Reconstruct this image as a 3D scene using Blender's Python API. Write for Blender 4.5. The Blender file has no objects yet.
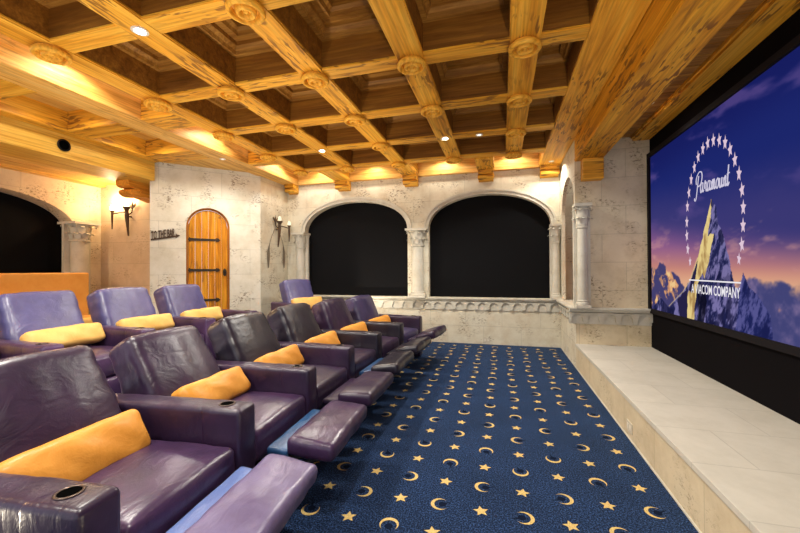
import bpy, bmesh, math, random
import numpy as np
from mathutils import Vector, Matrix, noise
random.seed(7)
S = bpy.context.scene
COL = S.collection
PI = math.pi
V = Vector

# ------------------------------------------------------------------ materials
def srgb(r, g, b):
    f = lambda c: c/12.92 if c <= .04045 else ((c+.055)/1.055)**2.4
    return (f(r), f(g), f(b), 1)

def mat(name):
    m = bpy.data.materials.new(name); m.use_nodes = True
    nt = m.node_tree; b = nt.nodes['Principled BSDF']
    return m, nt, b

def N(nt, kind, **kw):
    n = nt.nodes.new(kind)
    for k, v in kw.items():
        if k in n.inputs: n.inputs[k].default_value = v
        else: setattr(n, k, v)
    return n

def ramp(nt, stops, src):
    r = nt.nodes.new('ShaderNodeValToRGB')
    el = r.color_ramp.elements
    while len(el) < len(stops): el.new(.5)
    for e, (p, c) in zip(el, stops): e.position = p; e.color = c
    nt.links.new(src, r.inputs[0]); return r

def g(v): return (v, v, v, 1)

def plain(name, col, rough=.5, metal=0, bump=0, bscale=80, spec=.5):
    m, nt, b = mat(name)
    b.inputs['Base Color'].default_value = col
    b.inputs['Roughness'].default_value = rough
    b.inputs['Metallic'].default_value = metal
    b.inputs['Specular IOR Level'].default_value = spec
    n = N(nt, 'ShaderNodeTexNoise', Scale=bscale, Detail=3)
    tc = N(nt, 'ShaderNodeTexCoord'); nt.links.new(tc.outputs['Object'], n.inputs['Vector'])
    mx = N(nt, 'ShaderNodeMixRGB', blend_type='MULTIPLY'); mx.inputs[0].default_value = .35
    mx.inputs[1].default_value = col
    r = ramp(nt, [(.3, g(.55)), (.7, g(1))], n.outputs[0])
    nt.links.new(r.outputs[0], mx.inputs[2]); nt.links.new(mx.outputs[0], b.inputs['Base Color'])
    if bump:
        bp = N(nt, 'ShaderNodeBump', Strength=bump, Distance=.01)
        nt.links.new(n.outputs[0], bp.inputs['Height']); nt.links.new(bp.outputs[0], b.inputs['Normal'])
    return m

def wood(name, axis, light=(.93, .52, .07), mid=(.82, .385, .032), dark=(.42, .14, .008), pits=.85, rough=.5, knots=.8):
    """planed cypress / pecky wood; grain runs along the world axis 0, 1 or 2"""
    m, nt, b = mat(name)
    tc = N(nt, 'ShaderNodeTexCoord')
    mp = N(nt, 'ShaderNodeMapping')
    sc = [9, 9, 9]; sc[axis] = .55
    mp.inputs['Scale'].default_value = sc
    nt.links.new(tc.outputs['Object'], mp.inputs[0])
    n1 = N(nt, 'ShaderNodeTexNoise', Scale=1.3, Detail=6, Roughness=.62, Distortion=.9)
    nt.links.new(mp.outputs[0], n1.inputs['Vector'])
    r1 = ramp(nt, [(.25, (*[c**1.0 for c in dark], 1)), (.47, (*mid, 1)), (.68, (*light, 1))], n1.outputs[0])
    # fine grain
    mp2 = N(nt, 'ShaderNodeMapping'); s2 = [60, 60, 60]; s2[axis] = 1.5
    mp2.inputs['Scale'].default_value = s2
    nt.links.new(tc.outputs['Object'], mp2.inputs[0])
    n2 = N(nt, 'ShaderNodeTexNoise', Scale=1, Detail=3)
    nt.links.new(mp2.outputs[0], n2.inputs['Vector'])
    r2 = ramp(nt, [(.3, g(.6)), (.62, g(1))], n2.outputs[0])
    mx = N(nt, 'ShaderNodeMixRGB', blend_type='MULTIPLY'); mx.inputs[0].default_value = .8
    nt.links.new(r1.outputs[0], mx.inputs[1]); nt.links.new(r2.outputs[0], mx.inputs[2])
    # pecky pockets: short dark streaks in patches
    mp3 = N(nt, 'ShaderNodeMapping'); s3 = [34, 34, 34]; s3[axis] = 5
    mp3.inputs['Scale'].default_value = s3
    nt.links.new(tc.outputs['Object'], mp3.inputs[0])
    n3 = N(nt, 'ShaderNodeTexNoise', Scale=1, Detail=2, Distortion=.6)
    nt.links.new(mp3.outputs[0], n3.inputs['Vector'])
    n4 = N(nt, 'ShaderNodeTexNoise', Scale=1.7, Detail=1)
    nt.links.new(tc.outputs['Object'], n4.inputs['Vector'])
    a = N(nt, 'ShaderNodeMath', operation='MULTIPLY')
    r3 = ramp(nt, [(.54, g(0)), (.60, g(1))], n3.outputs[0])
    r4 = ramp(nt, [(.46, g(0)), (.56, g(pits))], n4.outputs[0])
    nt.links.new(r3.outputs[0], a.inputs[0]); nt.links.new(r4.outputs[0], a.inputs[1])
    # knots
    v = N(nt, 'ShaderNodeTexVoronoi', Scale=2.3); nt.links.new(tc.outputs['Object'], v.inputs['Vector'])
    rk = ramp(nt, [(.035, g(knots)), (.075, g(0))], v.outputs['Distance'])
    a2 = N(nt, 'ShaderNodeMath', operation='MAXIMUM')
    nt.links.new(a.outputs[0], a2.inputs[0]); nt.links.new(rk.outputs[0], a2.inputs[1])
    mx2 = N(nt, 'ShaderNodeMixRGB'); mx2.inputs[2].default_value = (.22, .085, .015, 1)
    nt.links.new(a2.outputs[0], mx2.inputs[0]); nt.links.new(mx.outputs[0], mx2.inputs[1])
    nt.links.new(mx2.outputs[0], b.inputs['Base Color'])
    b.inputs['Roughness'].default_value = rough; b.inputs['Specular IOR Level'].default_value = .22
    bp = N(nt, 'ShaderNodeBump', Strength=.35, Distance=.006)
    inv = N(nt, 'ShaderNodeMath', operation='SUBTRACT')
    nt.links.new(r2.outputs[0], inv.inputs[0]); nt.links.new(a2.outputs[0], inv.inputs[1])
    nt.links.new(inv.outputs[0], bp.inputs['Height']); nt.links.new(bp.outputs[0], b.inputs['Normal'])
    return m

def stone(name, plane, base=(.72, .675, .54), tint=(.58, .50, .36), bw=.62, bh=.37, joints=.28, pit=1.0, off=0.0, rot=0.0):
    """pitted coral stone in courses; plane 'x' = wall in the yz plane, 'y' = wall in the xz plane, 'z' = level"""
    m, nt, b = mat(name)
    tc = N(nt, 'ShaderNodeTexCoord')
    sp = N(nt, 'ShaderNodeSeparateXYZ')
    if rot:
        mr = N(nt, 'ShaderNodeMapping'); mr.inputs['Rotation'].default_value = (0, 0, rot)
        nt.links.new(tc.outputs['Object'], mr.inputs[0]); nt.links.new(mr.outputs[0], sp.inputs[0])
    else: nt.links.new(tc.outputs['Object'], sp.inputs[0])
    cb = N(nt, 'ShaderNodeCombineXYZ')
    u, w = {'x': ('Y', 'Z'), 'y': ('X', 'Z'), 'z': ('X', 'Y')}[plane]
    nt.links.new(sp.outputs[u], cb.inputs[0]); nt.links.new(sp.outputs[w], cb.inputs[1])
    mp = N(nt, 'ShaderNodeMapping'); mp.inputs['Location'].default_value = (off, .06, 0)
    nt.links.new(cb.outputs[0], mp.inputs[0])
    br = N(nt, 'ShaderNodeTexBrick', Scale=1.0)
    br.inputs['Mortar Size'].default_value = .0035; br.inputs['Mortar Smooth'].default_value = .3
    br.inputs['Brick Width'].default_value = bw; br.inputs['Row Height'].default_value = bh
    br.inputs['Bias'].default_value = 0
    br.inputs['Color1'].default_value = g(.93); br.inputs['Color2'].default_value = g(1.0)
    br.inputs['Mortar'].default_value = g(1-joints)
    nt.links.new(mp.outputs[0], br.inputs['Vector'])
    n1 = N(nt, 'ShaderNodeTexNoise', Scale=3.2, Detail=6, Roughness=.7)
    nt.links.new(tc.outputs['Object'], n1.inputs['Vector'])
    r1 = ramp(nt, [(.3, (*tint, 1)), (.58, (*base, 1))], n1.outputs[0])
    n2 = N(nt, 'ShaderNodeTexNoise', Scale=30, Detail=4, Roughness=.7)
    m2_ = N(nt, 'ShaderNodeMapping'); m2_.inputs['Scale'].default_value = (.75, .75, 1.5)
    nt.links.new(tc.outputs['Object'], m2_.inputs[0]); nt.links.new(m2_.outputs[0], n2.inputs['Vector'])
    n3 = N(nt, 'ShaderNodeTexNoise', Scale=3.4, Detail=3)
    nt.links.new(tc.outputs['Object'], n3.inputs['Vector'])
    rp = ramp(nt, [(.54, g(0)), (.59, g(1))], n2.outputs[0])
    rq = ramp(nt, [(.50, g(.02*pit)), (.63, g(pit))], n3.outputs[0])
    a = N(nt, 'ShaderNodeMath', operation='MULTIPLY')
    nt.links.new(rp.outputs[0], a.inputs[0]); nt.links.new(rq.outputs[0], a.inputs[1])
    mx = N(nt, 'ShaderNodeMixRGB', blend_type='MULTIPLY'); mx.inputs[0].default_value = 1
    nt.links.new(r1.outputs[0], mx.inputs[1]); nt.links.new(br.outputs[0], mx.inputs[2])
    mx2 = N(nt, 'ShaderNodeMixRGB'); mx2.inputs[2].default_value = (.20, .14, .08, 1)
    am = N(nt, 'ShaderNodeMath', operation='MULTIPLY'); am.inputs[1].default_value = .85
    nt.links.new(a.outputs[0], am.inputs[0])
    nt.links.new(am.outputs[0], mx2.inputs[0]); nt.links.new(mx.outputs[0], mx2.inputs[1])
    nt.links.new(mx2.outputs[0], b.inputs['Base Color'])
    b.inputs['Roughness'].default_value = .8
    h = N(nt, 'ShaderNodeMath', operation='SUBTRACT')
    nt.links.new(br.outputs[0], h.inputs[0]); nt.links.new(a.outputs[0], h.inputs[1])
    bp = N(nt, 'ShaderNodeBump', Strength=.5, Distance=.008)
    nt.links.new(h.outputs[0], bp.inputs['Height']); nt.links.new(bp.outputs[0], b.inputs['Normal'])
    return m

def leather(name, col, col2, rough=.33, bump=.20, spec=.42):
    m, nt, b = mat(name)
    tc = N(nt, 'ShaderNodeTexCoord'); oi = N(nt, 'ShaderNodeObjectInfo')
    ad = N(nt, 'ShaderNodeVectorMath', operation='ADD')
    nt.links.new(tc.outputs['Object'], ad.inputs[0])
    cm = N(nt, 'ShaderNodeVectorMath', operation='SCALE'); cm.inputs['Scale'].default_value = 7
    cb = N(nt, 'ShaderNodeCombineXYZ'); nt.links.new(oi.outputs['Random'], cb.inputs[0]); nt.links.new(oi.outputs['Random'], cb.inputs[2])
    nt.links.new(cb.outputs[0], cm.inputs[0]); nt.links.new(cm.outputs[0], ad.inputs[1])
    n1 = N(nt, 'ShaderNodeTexNoise', Scale=4, Detail=5, Roughness=.65)
    nt.links.new(ad.outputs[0], n1.inputs['Vector'])
    r1 = ramp(nt, [(.35, (*col2, 1)), (.65, (*col, 1))], n1.outputs[0])
    nt.links.new(r1.outputs[0], b.inputs['Base Color'])
    b.inputs['Roughness'].default_value = rough
    b.inputs['Specular IOR Level'].default_value = spec
    b.inputs['Coat Weight'].default_value = .14; b.inputs['Coat Roughness'].default_value = .28
    mp = N(nt, 'ShaderNodeMapping'); mp.inputs['Scale'].default_value = (14, 6, 5)
    nt.links.new(ad.outputs[0], mp.inputs[0])
    n2 = N(nt, 'ShaderNodeTexNoise', Scale=1.4, Detail=4, Distortion=1.6)
    nt.links.new(mp.outputs[0], n2.inputs['Vector'])
    n3 = N(nt, 'ShaderNodeTexVoronoi', Scale=160); nt.links.new(tc.outputs['Object'], n3.inputs['Vector'])
    s = N(nt, 'ShaderNodeMath', operation='MULTIPLY_ADD'); s.inputs[1].default_value = .05
    nt.links.new(n3.outputs['Distance'], s.inputs[0]); nt.links.new(n2.outputs[0], s.inputs[2])
    bp = N(nt, 'ShaderNodeBump', Strength=bump, Distance=.018)
    nt.links.new(s.outputs[0], bp.inputs['Height']); nt.links.new(bp.outputs[0], b.inputs['Normal'])
    return m

WROS = wood('rosette_wood', 1, pits=0, knots=0); WX = wood('beam_wood_across', 0); WY = wood('beam_wood_along', 1); WZ = wood('upright_wood', 2)
WYR = wood('pecky_header_wood', 1, light=(.92, .48, .04), mid=(.76, .34, .018), pits=.9)
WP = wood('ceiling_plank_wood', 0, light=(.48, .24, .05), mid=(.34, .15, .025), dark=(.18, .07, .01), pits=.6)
WPB = wood('pale_border_wood', 1, light=(.92, .60, .20), mid=(.82, .45, .10), dark=(.46, .20, .03), pits=.35)
WPX = wood('pale_edge_wood', 0, light=(.92, .60, .20), mid=(.82, .45, .10), dark=(.46, .20, .03), pits=.3)
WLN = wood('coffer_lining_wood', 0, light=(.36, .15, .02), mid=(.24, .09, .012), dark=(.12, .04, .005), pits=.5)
WPL = wood('light_ceiling_wood', 1, light=(.86, .56, .17), mid=(.76, .43, .10), pits=.25)
DOORW = wood('door_wood', 2, light=(.84, .40, .03), mid=(.64, .23, .01), dark=(.26, .07, .005), pits=.6, rough=.5)
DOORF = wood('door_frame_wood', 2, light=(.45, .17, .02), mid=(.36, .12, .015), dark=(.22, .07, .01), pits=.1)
STY = stone('coral_stone_back', 'y'); STX = stone('coral_stone_side', 'x', off=.2)
STP = stone('coral_stone_pier', 'y', base=(.72, .62, .43), tint=(.56, .46, .29), bw=.55, bh=.36, off=.13)
STL = stone('coral_stone_left', 'x', base=(.72, .61, .45), tint=(.60, .47, .32))
STD = stone('coral_stone_diagonal', 'y', base=(.76, .72, .61), tint=(.62, .57, .44), bw=.9, bh=.43, rot=-PI/4)
STS = stone('stage_front_stone', 'x', base=(.64, .54, .37), tint=(.52, .42, .27), bw=.6, bh=.5, pit=.5)
STT = stone('stage_top_stone', 'z', base=(.55, .52, .45), tint=(.48, .45, .38), bw=.6, bh=.45, joints=.22, pit=.05)
TRIM = stone('carved_stone', 'y', base=(.64, .61, .52), tint=(.52, .48, .38), bw=9, bh=9, joints=.0, pit=.15)
LA = leather('dark_aubergine_leather', (.031, .014, .042), (.016, .008, .025), rough=.34)
LB = leather('black_plum_leather', (.016, .012, .023), (.009, .007, .014), rough=.32)
LP = leather('violet_leather', (.095, .088, .24), (.06, .052, .15), rough=.36, spec=.6)
LDV = leather('deep_violet_leather', (.045, .034, .095), (.026, .02, .055), rough=.34)
LM = leather('mauve_leather', (.060, .028, .080), (.028, .014, .042), rough=.30)
LL = leather('lavender_leather', (.16, .13, .26), (.11, .08, .17), rough=.33)  # bluish white reflection put into the near footrest's base colour
LBL = leather('blue_leather', (.02, .075, .19), (.015, .05, .13), rough=.35)
LBL2 = leather('pale_blue_leather', (.12, .18, .42), (.09, .13, .32), rough=.35)
LO = leather('orange_leather', (.74, .33, .055), (.62, .25, .03), rough=.5, bump=.22, spec=.3)
LY = leather('amber_leather', (.88, .55, .17), (.80, .44, .10), rough=.5, bump=.22, spec=.3)
LBQ = leather('tan_orange_leather', (.84, .42, .09), (.76, .34, .06), rough=.5, bump=.15, spec=.3)
BLK = plain('black_fabric', (.006, .006, .007, 1), .95, bscale=200, spec=.1)
BLW = plain('black_wall_fabric', (.006, .005, .006, 1), .95, bscale=90, spec=.05)
FRM = plain('screen_frame_velvet', (.006, .004, .006, 1), .8, spec=.2)
IRON = plain('wrought_iron', (.06, .045, .03, 1), .55, .6, .2)
BRONZE = plain('bronze_metal', (.10, .06, .035, 1), .5, .5, .2)
DKM = plain('dark_metal', (.015, .015, .015, 1), .4, .7)
RING = plain('cup_ring_metal', (.12, .09, .08, 1), .35, .9)
HOLE = plain('cup_well_black', (.002, .002, .002, 1), .95, spec=0)
WAX = plain('ivory_candle', (.85, .76, .55, 1), .5)
PLAST = plain('cream_plastic', (.62, .56, .44, 1), .4)
WHITE = plain('white_trim_ring', (.75, .70, .60, 1), .4)
GREY = plain('white_text', (.8, .8, .8, 1), .5)

def emis(name, col, s, vcol=None):
    m, nt, b = mat(name)
    nt.nodes.remove(b)
    e = N(nt, 'ShaderNodeEmission'); e.inputs[0].default_value = col; e.inputs[1].default_value = s
    if vcol:
        a = N(nt, 'ShaderNodeAttribute', attribute_name=vcol); nt.links.new(a.outputs['Color'], e.inputs[0])
    nt.links.new(e.outputs[0], nt.nodes['Material Output'].inputs[0]); return m
LAMP = emis('lamp_glow', (1, .93, .82, 1), 45)
LAMPD = emis('dim_lens_glow', (1, .9, .75, 1), 1.2)
LAMPO = emis('faint_candle_glow', (1, .85, .55, 1), .8)
LAMPW = emis('candle_glow', (1, .78, .45, 1), 9)
SCR = emis('projected_picture', (1, 1, 1, 1), .58, 'Col')
SCRW = emis('projected_lettering', (.62, .58, .72, 1), .58)
SCRT = emis('projected_caption', (.85, .82, .85, 1), .58)
SCRS = emis('projected_stars', (.72, .55, .66, 1), .58)

def carpet_mats():
    m, nt, b = mat('navy_carpet')
    tc = N(nt, 'ShaderNodeTexCoord')
    n = N(nt, 'ShaderNodeTexNoise', Scale=120, Detail=2, Roughness=.8); nt.links.new(tc.outputs['Object'], n.inputs['Vector'])
    r = ramp(nt, [(.41, (.001, .003, .012, 1)), (.51, (.004, .013, .046, 1)), (.64, (.045, .10, .25, 1))], n.outputs[0])
    n2 = N(nt, 'ShaderNodeTexNoise', Scale=2.5, Detail=3); nt.links.new(tc.outputs['Object'], n2.inputs['Vector'])
    r2 = ramp(nt, [(.3, g(.75)), (.7, g(1.1))], n2.outputs[0])
    mx = N(nt, 'ShaderNodeMixRGB', blend_type='MULTIPLY'); mx.inputs[0].default_value = 1
    nt.links.new(r.outputs[0], mx.inputs[1]); nt.links.new(r2.outputs[0], mx.inputs[2])
    nt.links.new(mx.outputs[0], b.inputs['Base Color']); b.inputs['Roughness'].default_value = .95
    b.inputs['Specular IOR Level'].default_value = .15; b.inputs['Sheen Weight'].default_value = .18; b.inputs['Sheen Tint'].default_value = (.25, .5, 1, 1); b.inputs['Sheen Roughness'].default_value = .4
    bp = N(nt, 'ShaderNodeBump', Strength=.6, Distance=.006)
    nt.links.new(n.outputs[0], bp.inputs['Height']); nt.links.new(bp.outputs[0], b.inputs['Normal'])
    def y(name, c):
        m2, nt2, b2 = mat(name)
        tc = N(nt2, 'ShaderNodeTexCoord')
        n = N(nt2, 'ShaderNodeTexNoise', Scale=160, Detail=2); nt2.links.new(tc.outputs['Object'], n.inputs['Vector'])
        r = ramp(nt2, [(.3, (c[0]*.6, c[1]*.55, c[2]*.5, 1)), (.65, (*c, 1))], n.outputs[0])
        nt2.links.new(r.outputs[0], b2.inputs['Base Color']); b2.inputs['Roughness'].default_value = .95
        b2.inputs['Specular IOR Level'].default_value = .1
        return m2
    return m, y('yellow_pile', (.66, .49, .19)), y('black_pile', (.003, .008, .026))

# ------------------------------------------------------------------ mesh helpers
def link(name, bm, m, parent=None, smooth=False, mats=None):
    bmesh.ops.recalc_face_normals(bm, faces=bm.faces)
    me = bpy.data.meshes.new(name); bm.to_mesh(me); bm.free()
    for mm in (mats or [m]): me.materials.append(mm)
    if smooth:
        me.polygons.foreach_set('use_smooth', [True]*len(me.polygons))
        if smooth != 'all':
            me.set_sharp_from_angle(angle=math.radians(smooth if smooth is not True else 40))
    o = bpy.data.objects.new(name, me); COL.objects.link(o)
    if parent: o.parent = parent
    return o

def tag(o, label, cat, group=None, kind=None):
    o['label'] = label; o['category'] = cat
    if group: o['group'] = group
    if kind: o['kind'] = kind
    return o

def struct(o, label=None):
    o['kind'] = 'structure'
    if label: o['label'] = label
    return o

def empty(name, loc, rz=0):
    o = bpy.data.objects.new(name, None); COL.objects.link(o)
    o.location = loc; o.rotation_euler = (0, 0, rz); o.empty_display_size = .1
    return o

def copy_tree(o, parent=None):
    c = o.copy(); COL.objects.link(c)
    if parent: c.parent = parent
    for ch in list(o.children): copy_tree(ch, c)
    return c

def box(bm, x0, x1, y0, y1, z0, z1, M=None, mi=0):
    vs = [bm.verts.new(V((x, y, z)) if M is None else M @ V((x, y, z))) for x in (x0, x1) for y in (y0, y1) for z in (z0, z1)]
    for f in ((0, 1, 3, 2), (4, 6, 7, 5), (0, 4, 5, 1), (2, 3, 7, 6), (0, 2, 6, 4), (1, 5, 7, 3)):
        bm.faces.new([vs[i] for i in f]).material_index = mi
    return vs

def bevel(bm, w, seg=2, ang=30):
    es = [e for e in bm.edges if len(e.link_faces) == 2 and e.calc_face_angle(0) > math.radians(ang)]
    bmesh.ops.bevel(bm, geom=es, offset=w, segments=seg, profile=.6, affect='EDGES')

def bbox(name, x0, x1, y0, y1, z0, z1, m, parent=None, bev=0, M=None):
    bm = bmesh.new(); box(bm, x0, x1, y0, y1, z0, z1, M)
    if bev: bmesh.ops.recalc_face_normals(bm, faces=bm.faces); bevel(bm, bev)
    return link(name, bm, m, parent)

def rbox(bm, sx, sy, sz, r, M=None, puff=(0, 0, 0), wr=0, wf=6, seed=0, step=.05, fold=None):
    """rounded, slightly puffed and wrinkled cushion centred on the origin, then moved by M"""
    h = (sx/2, sy/2, sz/2)
    def ax(hh):
        rr = min(r, hh*.98)
        inner = max(1, int(math.ceil(2*(hh-rr)/step)))
        a = [-hh, -hh+rr*.08, -hh+rr*.3, -hh+rr*.62]
        c = [-(hh-rr)+2*(hh-rr)*i/inner for i in range(inner+1)]
        return a + c + [-x for x in reversed(a)]
    A = [ax(h[0]), ax(h[1]), ax(h[2])]
    seen = {}
    def vert(p):
        k = tuple(round(c, 6) for c in p)
        if k in seen: return seen[k]
        q = V(p)
        inn = V([max(-(h[i]-min(r, h[i]*.98)), min(h[i]-min(r, h[i]*.98), q[i])) for i in range(3)])
        d = q-inn
        if d.length > 1e-9:
            rr = min(r, min(h)*.98)
            e = V([d[i]/min(r, h[i]*.98) for i in range(3)]).normalized()
            q = inn + V([e[i]*min(r, h[i]*.98) for i in range(3)])
        n = V((q[0]/h[0], q[1]/h[1], q[2]/h[2]))
        for i in range(3):
            if puff[i]:
                j, k2 = (i+1) % 3, (i+2) % 3
                q[i] += puff[i]*n[i]*max(0, 1-n[j]**2)*max(0, 1-n[k2]**2)
        if wr:
            s = V((seed*3.1, seed*1.7, seed*.9))
            d = noise.noise(q*wf+s)*wr + noise.noise(V((q[0]*wf*3, q[1]*wf*3, q[2]*wf*1.2))+s)*wr*.45
            nn = V((n[0]**5, n[1]**5, n[2]**5))
            if nn.length > 0: q += nn.normalized()*d
        if fold: q = fold(q, n)
        v = bm.verts.new(q if M is None else M @ q); seen[k] = v; return v
    for a in range(3):
        b_, c_ = (a+1) % 3, (a+2) % 3
        for s in (-1, 1):
            for i in range(len(A[b_])-1):
                for j in range(len(A[c_])-1):
                    P = []
                    for (ii, jj) in ((i, j), (i+1, j), (i+1, j+1), (i, j+1)):
                        p = [0, 0, 0]; p[a] = s*h[a]; p[b_] = A[b_][ii]; p[c_] = A[c_][jj]; P.append(vert(p))
                    if len(set(P)) == 4:
                        try: bm.faces.new(P)
                        except ValueError: pass

def lathe(bm, prof, seg=24, M=None, a0=0, a1=2*PI):
    full = abs(a1-a0-2*PI) < 1e-6; n = seg if full else seg+1
    rings = []
    for (r, z) in prof:
        if r < 1e-6: rings.append([bm.verts.new((V((0, 0, z))) if M is None else M @ V((0, 0, z)))])
        else:
            rings.append([bm.verts.new((lambda p: p if M is None else M @ p)(V((r*math.cos(a0+(a1-a0)*i/seg), r*math.sin(a0+(a1-a0)*i/seg), z)))) for i in range(n)])
    for a, b in zip(rings, rings[1:]):
        for i in range(seg):
            j = (i+1) % n
            if len(a) == 1 and len(b) == 1: continue
            if len(a) == 1: bm.faces.new([a[0], b[i], b[j]])
            elif len(b) == 1: bm.faces.new([a[i], a[j], b[0]])
            else: bm.faces.new([a[i], a[j], b[j], b[i]])

def tube(bm, pts, rad, seg=8, cap=True):
    pts = [V(p) for p in pts]; rings = []
    up = V((0, 0, 1))
    for i, p in enumerate(pts):
        t = (pts[min(i+1, len(pts)-1)]-pts[max(i-1, 0)]).normalized()
        u = t.cross(up)
        if u.length < .05: u = t.cross(V((1, 0, 0)))
        u.normalize(); w = t.cross(u)
        r = rad[i] if isinstance(rad, (list, tuple)) else rad
        rings.append([bm.verts.new(p+(u*math.cos(2*PI*k/seg)+w*math.sin(2*PI*k/seg))*r) for k in range(seg)])
    for a, b in zip(rings, rings[1:]):
        for k in range(seg): bm.faces.new([a[k], a[(k+1) % seg], b[(k+1) % seg], b[k]])
    if cap: bm.faces.new(rings[0]); bm.faces.new(list(reversed(rings[-1])))

def extrude_loops(bm, loops, frame, t, mi=0):
    """loops: outer outline then holes, each a list of (u, z); frame(u, z, d) -> Vector; slab of thickness t"""
    front = []
    for lp in loops:
        vs = [bm.verts.new(frame(u, z, 0)) for u, z in lp]; front.append(vs)
    es = []
    for vs in front:
        for i in range(len(vs)): es.append(bm.edges.new((vs[i], vs[(i+1) % len(vs)])))
    if len(loops) == 1 :
        fs = bmesh.ops.triangle_fill(bm, use_beauty=True, use_dissolve=False, edges=es)['geom']
    else:
        fs = bmesh.ops.triangle_fill(bm, use_beauty=True, use_dissolve=False, edges=es)['geom']
    fs = [f for f in fs if isinstance(f, bmesh.types.BMFace)]
    m = {}
    for lp, vs in zip(loops, front):
        for (u, z), v in zip(lp, vs): m[v] = bm.verts.new(frame(u, z, t))
    for f in fs:
        f.material_index = mi
        bm.faces.new([m[v] for v in reversed(f.verts)]).material_index = mi
    for vs in front:
        for i in range(len(vs)):
            a, b = vs[i], vs[(i+1) % len(vs)]
            bm.faces.new([a, b, m[b], m[a]]).material_index = mi

def arch(u0, u1, zb, zs, rise, n=28, p=1.0):
    c = (u0+u1)/2; h = (u1-u0)/2
    pts = [(u1, zb)] + [(c+h*math.cos(PI*i/n), zs+rise*math.sin(PI*i/n)**p) for i in range(n+1)] + [(u0, zb)]
    return pts

def ORD(i): return ['first', 'second', 'third', 'fourth', 'fifth', 'sixth', 'seventh', 'eighth'][i]

# ------------------------------------------------------------------ camera
F, YAW, PITCH, ROLL, H = 368.03, .2696, .008, -.0048, 1.3
fw = V((-math.sin(YAW)*math.cos(PITCH), math.cos(YAW)*math.cos(PITCH), math.sin(PITCH)))
rt = V((math.cos(YAW), math.sin(YAW), 0)); up = rt.cross(fw)
r2 = rt*math.cos(ROLL)+up*math.sin(ROLL); u2 = up*math.cos(ROLL)-rt*math.sin(ROLL)
cam = bpy.data.cameras.new('camera'); co = bpy.data.objects.new('camera', cam); COL.objects.link(co)
cam.sensor_fit = 'HORIZONTAL'; cam.sensor_width = 36; cam.lens = 36*F/800; cam.clip_start = .05
Mc = Matrix((r2, u2, -fw)).transposed().to_4x4(); Mc.translation = V((0, 0, H)); co.matrix_world = Mc
S.camera = co

# ------------------------------------------------------------------ key dimensions
YB = 6.54        # back wall
XS = .93         # right side wall / stage front
YP = 5.25        # pier behind the stage
XR = 1.79        # black screen wall
ZB = 2.98        # soffit of the coffer beams
ZC = 3.36        # plank ceiling above the coffers
PZ = .15         # platform of the rear row
Y0 = -1.2
ST = .32         # stage height
AX = [-3.293, -2.426, -1.558, -.6906, .177]
RY = [5.594-.9025*k for k in range(8)]
BW = .105

# ------------------------------------------------------------------ floor
CM = carpet_mats()
def star_pts(r, rot):
    return [(math.cos(rot+PI*i/5)*(r if i % 2 == 0 else r*.46), math.sin(rot+PI*i/5)*(r if i % 2 == 0 else r*.46)) for i in range(10)]
bm = bmesh.new()
f = bm.faces.new([bm.verts.new(p) for p in ((-7.0, Y0, 0), (XS, Y0, 0), (XS, YB+.1, 0), (-7.0, YB+.1, 0))]); f.material_index = 0
def flat(pts, cx, cy, rot, z, mi):
    c, s = math.cos(rot), math.sin(rot)
    vs = [bm.verts.new((cx+x*c-y*s, cy+x*s+y*c, z)) for x, y in pts]
    bm.faces.new(vs).material_index = mi
def crescent(R=.050, th0=.72, n=12):
    a = [(R*math.cos(t), R*math.sin(t)) for t in [th0+(2*PI-2*th0)*i/n for i in range(n+1)]]
    q = R*.84; cx = R*math.cos(th0) - math.sqrt(max(0, q*q-(R*math.sin(th0))**2))
    t1 = math.atan2(R*math.sin(th0), R*math.cos(th0)-cx)
    b = [(cx+q*math.cos(t), q*math.sin(t)) for t in [t1+(2*PI-2*t1)*i/n for i in range(n+1)]]
    return a, b
CA, CB = crescent()
ncol = 0
for i in range(-12, 4):
    x = .107+.2232*i
    odd = i % 2
    for k in range(-6, 12):
        ys = (2.029 if odd else 2.256)+.4515*k
        if .3 < ys < YB-.05: flat(star_pts(.043, PI/2+(.25 if (i+k) % 2 else -.15)), x, ys, 0, .0012, 1)
        ym = ys+.2257
        if .3 < ym < YB-.06:
            rot = {0: PI/2, 1: PI, 2: -PI/2, 3: 0}[(i*1+k*3) % 4]+.15*math.sin(i*7+k*3)
            # dark face lying in the crescent
            flat([(.021*math.cos(t)+.014, .021*math.sin(t)) for t in [2*PI*j/14 for j in range(14)]], x, ym, rot, .0009, 2)
            flat([(.03, .014), (.072, .026), (.034, .004)], x, ym, rot, .0008, 2)
            c, s = math.cos(rot), math.sin(rot)
            A_ = [bm.verts.new((x+a*c-b*s, ym+a*s+b*c, .0016)) for a, b in CA]
            B_ = [bm.verts.new((x+a*c-b*s, ym+a*s+b*c, .0016)) for a, b in CB]
            for j in range(len(A_)-1):
                bm.faces.new([A_[j], A_[j+1], B_[j+1], B_[j]]).material_index = 1
me_o = link('floor', bm, None, mats=list(CM))
struct(me_o, 'navy speckled carpet patterned with yellow stars and crescent moons')

# rear row platform
bm = bmesh.new(); extrude_loops(bm, [[(-6.795, Y0), (-2.62, Y0), (-2.62, YB-.005), (-4.145, YB-.005), (-4.145, 5.665), (-4.155, 5.655), (-5.305, 4.505), (-5.315, 4.835), (-6.795, 4.835)]], lambda u, z, d: V((u, z, .002+d)), PZ-.002)
tag(link('riser_platform', bm, CM[0]), 'low navy carpeted platform carrying the rear row of recliners', 'platform')

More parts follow.
